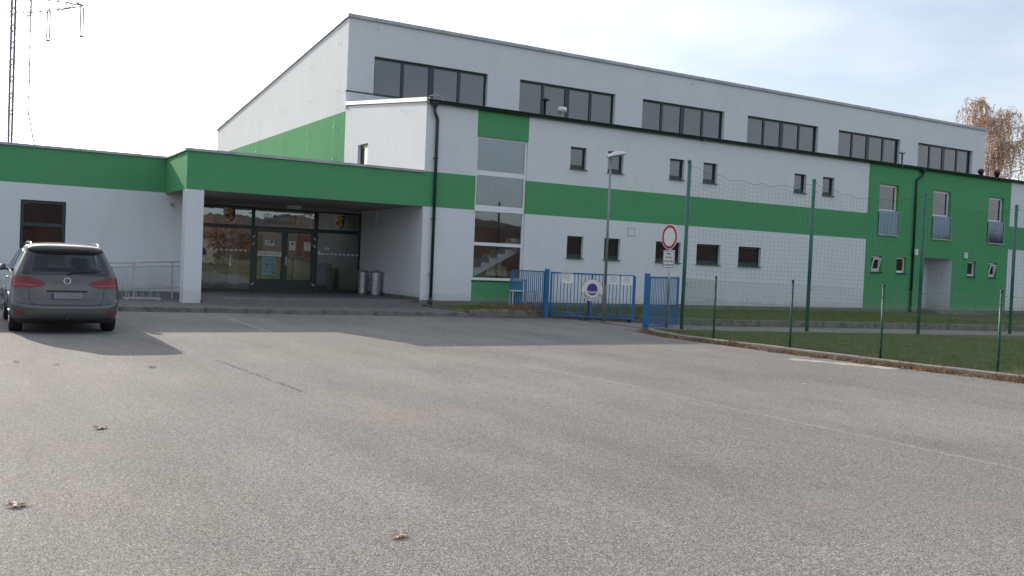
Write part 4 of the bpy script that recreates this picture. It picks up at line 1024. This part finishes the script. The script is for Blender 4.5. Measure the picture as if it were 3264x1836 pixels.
    for x,y in ((-.37,1.35),(.37,1.35),(-.38,2.45),(.38,2.45)):
        s=MB(); s.bbox(x-.24,x+.24,y,y+.14,.55,1.13,.04); 
        st_=s.build('seat',sm,car)
        s=MB(); s.bbox(x-.12,x+.12,y+.02,y+.11,1.19,1.39,.03); s.tube([(x-.05,y+.07,1.12),(x-.05,y+.07,1.2)],.008,5); s.tube([(x+.05,y+.07,1.12),(x+.05,y+.07,1.2)],.008,5); s.build('headrest',sm,st_)
    s=MB(); s.box(-.75,.75,.45,1.3,.80,.82); s.box(-.74,.74,3.2,3.8,.9,1.06); s.build('parcel_shelf',sm,car)
    # headlights (front, unseen here but real)
    s=MB()
    for sg in (-1,1): s.lathe([(0,.06),(.09,.05),(.12,0)],16,M=Matrix.Translation((sg*.62,4.60,.68))@Matrix.Rotation(R(-90),4,'X'))
    s.build('headlight',M.lampwhite,car,True)
build_car()

# ------------------------------------------------------------------ grass, weeds, leaves
def in_poly(x,y,P):
    c=False; j=len(P)-1
    for i in range(len(P)):
        if (P[i][1]>y)!=(P[j][1]>y) and x<(P[j][0]-P[i][0])*(y-P[i][1])/(P[j][1]-P[i][1])+P[i][0]: c=not c
        j=i
    return c
def blades(mb,x,y,z,h,w,lean=.5):
    a=random.uniform(0,6.28); dx,dy=math.cos(a),math.sin(a); l=random.uniform(0,lean)*h; b_=random.uniform(0,6.28)
    mb.add([(x-dx*w,y-dy*w,z),(x+dx*w,y+dy*w,z),(x+l*math.cos(b_),y+l*math.sin(b_),z+h)],[(0,1,2)])
LP=[(16.45,3)]+[(x+.2,y) for x,y in OK[1:]]+LE[1:5]+[(34,5)]
s=MB(); c=0
while c<62000:
    y=random.uniform(4,19.6); x=random.uniform(15,30)
    if random.random()>min(1,130/(x*x+y*y))**.5*1.0: continue
    if not in_poly(x,y,LP): continue
    h=random.uniform(.025,.065)*(1+.6*noise.noise(Vector((x*1.3,y*1.3,0)))); blades(s,x,y,.045,h,.006); c+=1
tag(s.build('lawn_grass',M.blade,fix=False),kind='stuff')
SP=[(13.0,24.8),(14.85,24.56),(15.7,24.76),(16.5,24.2),(17.75,23.0),(18.6,22.1),(19.4,21.5),(20.2,21.25),(22.6,21.1),(25,20.75),(28,20.2),(34,19.2),(34,27.7),(13.0,27.7)]
s=MB(); c=0
while c<42000:
    x=random.uniform(13,34); y=random.uniform(19.3,27.75)
    if x>22 and random.random()<.4: continue
    if not in_poly(x,y,SP): continue
    blades(s,x,y,.165,random.uniform(.03,.09)*(1+.8*noise.noise(Vector((x,y,3)))),.008); c+=1
tag(s.build('strip_grass',M.blade,fix=False),kind='stuff')
# dry weeds along kerbs and behind the railing
s=MB()
def along(P,t):
    Ls=[math.hypot(b[0]-a[0],b[1]-a[1]) for a,b in zip(P,P[1:])]; d=t*sum(Ls)
    for (a,b),l in zip(zip(P,P[1:]),Ls):
        if d<=l: f=d/l; return (a[0]+(b[0]-a[0])*f,a[1]+(b[1]-a[1])*f)
        d-=l
    return P[-1]
for k in range(20000):
    t=random.random(); x,y=along(OK,t); 
    if noise.noise(Vector((x*2.3,y*2.3,1)))<-.12 and random.random()<.75: continue
    x-=abs(random.gauss(0,.16 if y<15 else .09)); y+=random.gauss(0,.03)
    blades(s,x,y,0,random.uniform(.02,.10),.007,1.6)
for (cx,cy,n,r,h) in ((15.0,15.6,90,.08,.30),(15.7,9.3,60,.15,.30),(15.55,10.6,70,.2,.22),(15.35,12.2,60,.2,.22),(15.9,7.6,60,.2,.2),(15.6,19.1,250,.35,.12)):
    for k in range(n): blades(s,cx+random.gauss(0,r),cy+random.gauss(0,r),0,random.uniform(.3,1)*h,.006,.4)
for k in range(4200):
    cx,cy=(15.3+random.gauss(0,.42),25.3+random.gauss(0,.5)); 
    if cy<24.35: continue
    blades(s,cx,cy,.16,random.uniform(.06,.30)*(.6+.5*random.random()),.007,.8)
for k in range(1500):
    x,y=along([(14.0,24.45),(15.6,24.5),(16.4,24.0),(17.65,22.8),(18.5,21.9)],random.random()); blades(s,x,y-abs(random.gauss(0,.08)),0,random.uniform(.02,.07),.01,1.6)
tag(s.build('dry_weeds',M.dry,fix=False),kind='stuff')
def leaf_mesh(n,size,seed):
    rr=random.Random(seed); s=MB()
    for q in range(n):
        cx,cy=rr.gauss(0,size*.25),rr.gauss(0,size*.18); a0=rr.random()*6; m=11; V=[(cx,cy,.012)]
        for k in range(m*2):
            a=a0+2*math.pi*k/(m*2); r_=size*(.5 if k%2==0 else .3)*rr.uniform(.75,1.1); V.append((cx+r_*math.cos(a),cy+.8*r_*math.sin(a),.004+abs(rr.gauss(0,.3))*size*.28))
        s.add(V,[(0,k+1,(k+1)%(2*m)+1) for k in range(2*m)])
    return s
s=MB()
for k in range(1900):
    if k<1500: x,y=along(OK,random.random()); x-=abs(random.gauss(0,.17 if y<15 else .10)); z=.005
    elif k<1720: x,y=along([(12.5,24.6),(14.85,24.35),(15.6,24.5),(16.4,23.95),(17.65,22.75),(18.5,21.85)],random.random()); y-=abs(random.gauss(0,.10)); z=.005
    else: x,y=13.2+random.random()*2.2,24.75+random.gauss(0,.1); z=.2
    q=leaf_mesh(1,random.uniform(.04,.10),k); n0=len(s.v); s.v+=[(a+x,b_+y,c_+z+random.uniform(0,.02)) for a,b_,c_ in q.v]; s.f+=[tuple(i+n0 for i in f) for f in q.f]
    mi=1 if random.random()<.25 else 0; s.m+=[mi]*len(q.f)
tag(s.build('leaf_litter',[M.deadleaf,M.paleleaf],fix=False),kind='stuff')
for (x,y,sz,n,lab) in [(.33,6.55,.145,2,'crumpled pale brown leaf at the left edge of the asphalt'),(1.03,9.08,.12,2,'curled pale leaf on the asphalt below the car'),(2.22,5.04,.105,2,'curled brown leaf near the bottom centre of the asphalt'),(.58,14.5,.10,1,'dark dry leaf on the asphalt left below the car wheel'),(1.12,14.1,.10,1,'small dark leaf on the asphalt just below the car shadow'),(2.25,13.6,.13,1,'small dark leaf on the asphalt between the car shadow and the long crack'),(2.63,5.2,.022,1,'tiny white scrap on the asphalt beside the curled brown leaf'),(11.0,9.9,.05,1,'small white scrap on the asphalt near the faded marking'),(8.6,15.2,.04,1,'small white scrap lying far out on the sunlit asphalt')]:
    white='white' in lab
    o=leaf_mesh(n,sz,int(x*100)).build('paper_scrap' if white else 'fallen_leaf',M.paper if white else (M.paleleaf if sz>.08 and n>1 else M.deadleaf),fix=False); o.location=(x,y,.003)
    tag(o,lab,'litter' if white else 'leaf')

# ------------------------------------------------------------------ birch tree
def birch(cx,cy,H,Rr,label,seed,leafn):
    rr=random.Random(seed); e=empty('birch_tree',(cx,cy,-.05)); tag(e,label,'tree')
    s=MB(); s.tube([(0,0,0),(.15,.1,H*.3),(-.1,0,H*.6),(.1,.1,H*.84)],.32,10,r2=.04); limbs=[]
    for k in range(40):
        z0=H*rr.uniform(.28,.90); a=rr.random()*6.28; l=Rr*rr.uniform(.45,1.0)*(1-.75*(z0/H-.25)); up=rr.uniform(.7,1.9)
        p0=Vector((0,0,z0)); pts=[]
        for q in range(6):
            u=q/5; pts.append(p0+Vector((math.cos(a)*l*u,math.sin(a)*l*u,l*up*.55*(u-.55*u*u))))
        s.tube(pts,.09*(1-z0/H*.6),5,r2=.015); limbs.append(pts)
    s.build('trunk',M.bark,e,True)
    tw=MB(); lf=MB()
    for pts in limbs:
        for k in range(leafn):
            u=rr.random()**.7*4.99; i=int(u); p=pts[i].lerp(pts[i+1],u-i)+Vector((rr.gauss(0,.28),rr.gauss(0,.28),rr.gauss(0,.15)))
            Ld=rr.uniform(.8,2.8); sw_=Vector((rr.gauss(0,.12),rr.gauss(0,.12),0)); P=[p]
            for q in range(1,5): P.append(p+sw_*q+Vector((0,0,.12*math.sin(q*.8)-Ld*(q/4)**1.2)))
            tw.tube(P,.012,3,cap=False,r2=.005)
            if rr.random()<.08: continue
            mi=0 if (noise.noise(p*.35)+rr.gauss(0,.15))>-.02 else 1
            for q in range(int(Ld*rr.uniform(5,17))):
                t=rr.random()*3.99; j=int(t); c=P[j].lerp(P[j+1],t-j)+Vector((rr.gauss(0,.045),rr.gauss(0,.045),0)); d=Vector((rr.gauss(0,1),rr.gauss(0,1),rr.gauss(-2,1))).normalized()*rr.uniform(.08,.15); nn=d.cross(Vector((rr.gauss(0,1),rr.gauss(0,1),1))).normalized()*.042
                lf.add([c,c+d*.5+nn,c+d,c+d*.5-nn],[(0,1,2,3)],mi)
    tw.build('twigs',M.twig,e,fix=False); lf.build('crown',[M.birchleaf,M.birchleaf2],e,fix=False)
birch(70.6,45.6,17.9,5.6,'weeping birch with sparse orange autumn leaves behind the right end of the hall',3,36)
birch(78.5,44.0,15.2,5.5,'second autumn birch at the right edge, partly out of the photo',11,36)

# ------------------------------------------------------------------ pylon
py=empty('electricity_pylon',(4.15,130,-.05)); tag(py,'tall lattice electricity pylon rising behind the low green-topped wing','pylon')
def hw(z): return 1.95+ (17.6-z)*.19 if z<17.6 else 1.95-(z-17.6)*.008
s=MB(); s2=MB(); zs=[0,3,6,9,12,15,17.6]+[17.6+2.05*k for k in range(1,12)]
dirs=[(1,0),(0,1),(-1,0),(0,-1)]
for i,(dx,dy) in enumerate(dirs):
    o=.0; s.tube([(dx*hw(z)+(.25 if dy else 0)*dy,dy*hw(z),z) for z in zs],.075 if i==0 else .14,5)
s.build('leg',M.pylonm,py)
for a,b_ in zip(zs,zs[1:]):
    for (d0,d1) in zip(dirs,dirs[1:]+dirs[:1]):
        A=(d0[0]*hw(a),d0[1]*hw(a),a); A2=(d1[0]*hw(a),d1[1]*hw(a),a); C_=(d1[0]*hw(b_),d1[1]*hw(b_),b_); C2=(d0[0]*hw(b_),d0[1]*hw(b_),b_)
        s2.tube([A,C_],.04,3,cap=False); s2.tube([A2,C2],.04,3,cap=False)
for z in zs[6:]: 
    for dx,dy in dirs: s2.box(dx*hw(z)-.09,dx*hw(z)+.09,dy*hw(z)-.09,dy*hw(z)+.09,z-.1,z+.1)
s2.build('bracing',M.pylonm,py)
for sg in (1,-1):
    s=MB(); tip=Vector((sg*7.75,0,31.9))
    for yy in (-.9,.9):
        s.tube([(sg*.3,yy,29.55),(sg*1.95,yy*.9,29.9),tip],.07,4); s.tube([(sg*.3,yy,32.3),(sg*1.95,yy*.8,32.2),tip],.05,4)
    for k in range(7):
        u0,u1=k/7,(k+1)/7; lo_=lambda u,y_:Vector((sg*1.0,y_*.9,29.7)).lerp(tip,u); hi_=lambda u,y_:Vector((sg*1.0,y_*.8,32.2)).lerp(tip,u)
        for y_ in (-1,1): s.tube([lo_(u0,y_),hi_(u1,y_)],.03,3,cap=False); s.tube([hi_(u0,y_),lo_(u1,y_)],.03,3,cap=False); s.tube([lo_(u1,y_),hi_(u1,y_)],.03,3,cap=False)
    s.tube([tip+Vector((-sg*.9,0,.3)),tip],.12,5)
    s.build('cross_arm',M.pylonm,py)
    for xx,zt in ((7.6,31.7),(3.85,30.6)):
        q=MB()
        for dx in (-.16,.16): q.tube([(sg*(xx+dx),0,zt),(sg*(xx+dx),0,zt-3.4)],.085,5)
        q.box(sg*xx-.22,sg*xx+.22,-.1,.1,zt-3.75,zt-3.5); q.build('insulator',M.pylonm,py)

# ------------------------------------------------------------------ what the windows mirror, behind the camera
s=MB(); rr=random.Random(5); prev=None
nseg=240
for k in range(nseg+1):
    a=math.pi*1.12+ (math.pi*.93)*k/nseg; a=R(175)+R(190)*k/nseg
    x,y=170*math.cos(a)+10,150*math.sin(a)-20
    h=11.3+3.0*noise.noise(Vector((k*.09,0,0)))+1.8*noise.noise(Vector((k*.5,2,0)))+rr.uniform(-.4,.4)
    cur=[(x,y,-.1),(x*1.0,y*1.0,h*.7),(x*1.03,y*1.03,h),(x*1.08,y*1.08,h*.8),(x*1.1,y*1.1,-.1)]
    if prev: s.add(prev+cur,[(i,i+1,i+6,i+5) for i in range(4)])
    prev=cur
tag(s.build('far_wood',M.wood_far,fix=False),kind='stuff')
def house(x,y,w,d,h,rz,label,wm,rm):
    e=empty('house',(x,y,-.05),rz); tag(e,label,'house')
    q=MB(); q.box(-w/2,w/2,-d/2,d/2,0,h); q.add([(-w/2,-d/2,h),(-w/2,d/2,h),(-w/2,0,h+d*.32)],[(0,1,2)]); q.add([(w/2,-d/2,h),(w/2,d/2,h),(w/2,0,h+d*.32)],[(0,1,2)]); q.build('wall',wm,e)
    q=MB(); t=.15
    for sg in (-1,1): q.prism([(-w/2-.4,sg*(d/2+.5),h-.25),(w/2+.4,sg*(d/2+.5),h-.25),(w/2+.4,0,h+d*.32+.05),(-w/2-.4,0,h+d*.32+.05)],(0,0,t))
    q.build('roof',rm,e)
    for k in range(4):
        q=MB(); xx=-w/2+w*(k+.6)/4.2; q.box(xx-.5,xx+.5,d/2-.02,d/2+.03,1.1,2.4); q.build('window',M.pane,e)
rt=pr('roof_tile_red',(.12,.05,.04),.8); cm=pr('house_render',(.20,.185,.16),.9)
house(-60,-58,11,9,4,R(12),'cream house with red roof behind the camera to the left',cm,rt)
house(-14,-72,12,9,4.4,R(-8),'cream house with red roof straight behind the camera',cm,rt)
house(24,-66,10,8,4,R(6),'cream house with red roof behind the camera to the right',cm,rt)
def bush(x,y,r,h,mat,label,seed):
    rr=random.Random(seed); e=empty('garden_tree',(x,y,-.05)); tag(e,label,'tree'); q=MB(); q.tube([(0,0,0),(.05,0,h*.5),(0,.1,h*.8)],.14,7,r2=.03)
    for k in range(7):
        a=k*.9; q.tube([(0,0,h*.35),(math.cos(a)*r*.4,math.sin(a)*r*.4,h*.6),(math.cos(a)*r*.8,math.sin(a)*r*.8,h*.75)],.05,5,r2=.01)
    q.build('trunk',M.bark,e); q=MB()
    for k in range(1500):
        u=Vector((rr.gauss(0,1),rr.gauss(0,1),rr.gauss(0,1))).normalized()*rr.random()**.4; p=Vector((u.x*r,u.y*r,h*.65+u.z*h*.38)); d=Vector((rr.gauss(0,1),rr.gauss(0,1),rr.gauss(0,1))).normalized()*.2; n_=d.cross(Vector((.3,.2,1))).normalized()*.12
        q.add([p,p+d+n_,p+d*2,p+d-n_],[(0,1,2,3)])
    q.build('crown',mat,e,fix=False)
rl_=pr('red_autumn_leaf',(.16,.06,.055),.8,var=.4,vscale=.5); bl_=pr('brown_autumn_leaf',(.12,.075,.04),.8,var=.4,vscale=.5)
blab=['red-leaved garden tree at the far left of the row behind the camera','brown garden tree left of the cream house','round red garden tree near the middle of the row','tall brown garden tree near the middle','small red garden tree right of the middle','brown garden tree at the field edge','last red garden tree at the right of the row','wide brown tree far to the right']
for i,(x,y,r_,h_) in enumerate([(-40,-40,3,5),(-30,-44,3.5,6.5),(-18,-42,3,5.2),(-8,-50,3.6,7),(4,-44,2.6,4.6),(14,-48,3.4,6.3),(26,-42,3,5.2),(40,-50,4.5,8)]):
    bush(x,y,r_,h_,rl_ if i%2==0 else bl_,blab[i],i)

# ------------------------------------------------------------------ light, sky, camera
el=math.atan2(1,math.hypot(.49,2.55)); dirv=Vector((-.49,2.55,1)).normalized()   # towards the sun
sd=bpy.data.lights.new('sun','SUN'); sd.energy=4.9; sd.angle=R(.55); sd.color=(1,.90,.78)
so=bpy.data.objects.new('sun',sd); COL.objects.link(so); so.rotation_euler=(-dirv).to_track_quat('-Z','Y').to_euler(); so.location=(0,0,30)
w=bpy.data.worlds.new('World'); S.world=w; w.use_nodes=True; t=w.node_tree; t.nodes.clear()
out=N(t,'ShaderNodeOutputWorld'); bg=N(t,'ShaderNodeBackground'); bg.inputs[1].default_value=.148
sky=N(t,'ShaderNodeTexSky',sky_type='NISHITA'); sky.sun_disc=False; sky.sun_elevation=el; sky.sun_rotation=math.atan2(dirv.x,dirv.y)
sky.air_density=1.0; sky.dust_density=2.0; sky.ozone_density=1.5
tc=N(t,'ShaderNodeTexCoord'); mp=N(t,'ShaderNodeMapping'); mp.inputs['Scale'].default_value=(1,1,3.0); L(t,tc.outputs['Generated'],mp.inputs['Vector'])
nz=N(t,'ShaderNodeTexNoise'); nz.inputs['Scale'].default_value=1.9; nz.inputs['Detail'].default_value=5; nz.inputs['Roughness'].default_value=.5; L(t,mp.outputs[0],nz.inputs['Vector'])
cl=ramp(t,nz.outputs['Fac'],[(.36,.35),(.62,1.)])
hsv=N(t,'ShaderNodeHueSaturation'); hsv.inputs['Saturation'].default_value=.30; hsv.inputs['Value'].default_value=1.55; L(t,sky.outputs[0],hsv.inputs['Color'])
cw=mix(t,.5,hsv.outputs['Color'],(6.9,7.4,8.6))
c=mix(t,cl,sky.outputs[0],cw); L(t,c,bg.inputs[0]); L(t,bg.outputs[0],out.inputs[0])
cam=bpy.data.cameras.new('camera'); co=bpy.data.objects.new('camera',cam); COL.objects.link(co); S.camera=co
cam.sensor_width=36; cam.lens=36*2965/3264; cam.clip_end=2000; cam.clip_start=.1
yaw,pit,rol=R(30.38),R(-1.50),R(2.40)
f=Vector((math.sin(yaw)*math.cos(pit),math.cos(yaw)*math.cos(pit),math.sin(pit))); r=Vector((math.cos(yaw),-math.sin(yaw),0)); u=r.cross(f)
r2=r*math.cos(rol)+u*math.sin(rol); u2=-r*math.sin(rol)+u*math.cos(rol)
co.matrix_world=Matrix(((r2.x,u2.x,-f.x,0),(r2.y,u2.y,-f.y,0),(r2.z,u2.z,-f.z,1.65),(0,0,0,1)))
S.view_settings.view_transform='Standard'; S.view_settings.look='None'; S.view_settings.exposure=.12; S.view_settings.gamma=1
S.render.resolution_x=1024; S.render.resolution_y=576
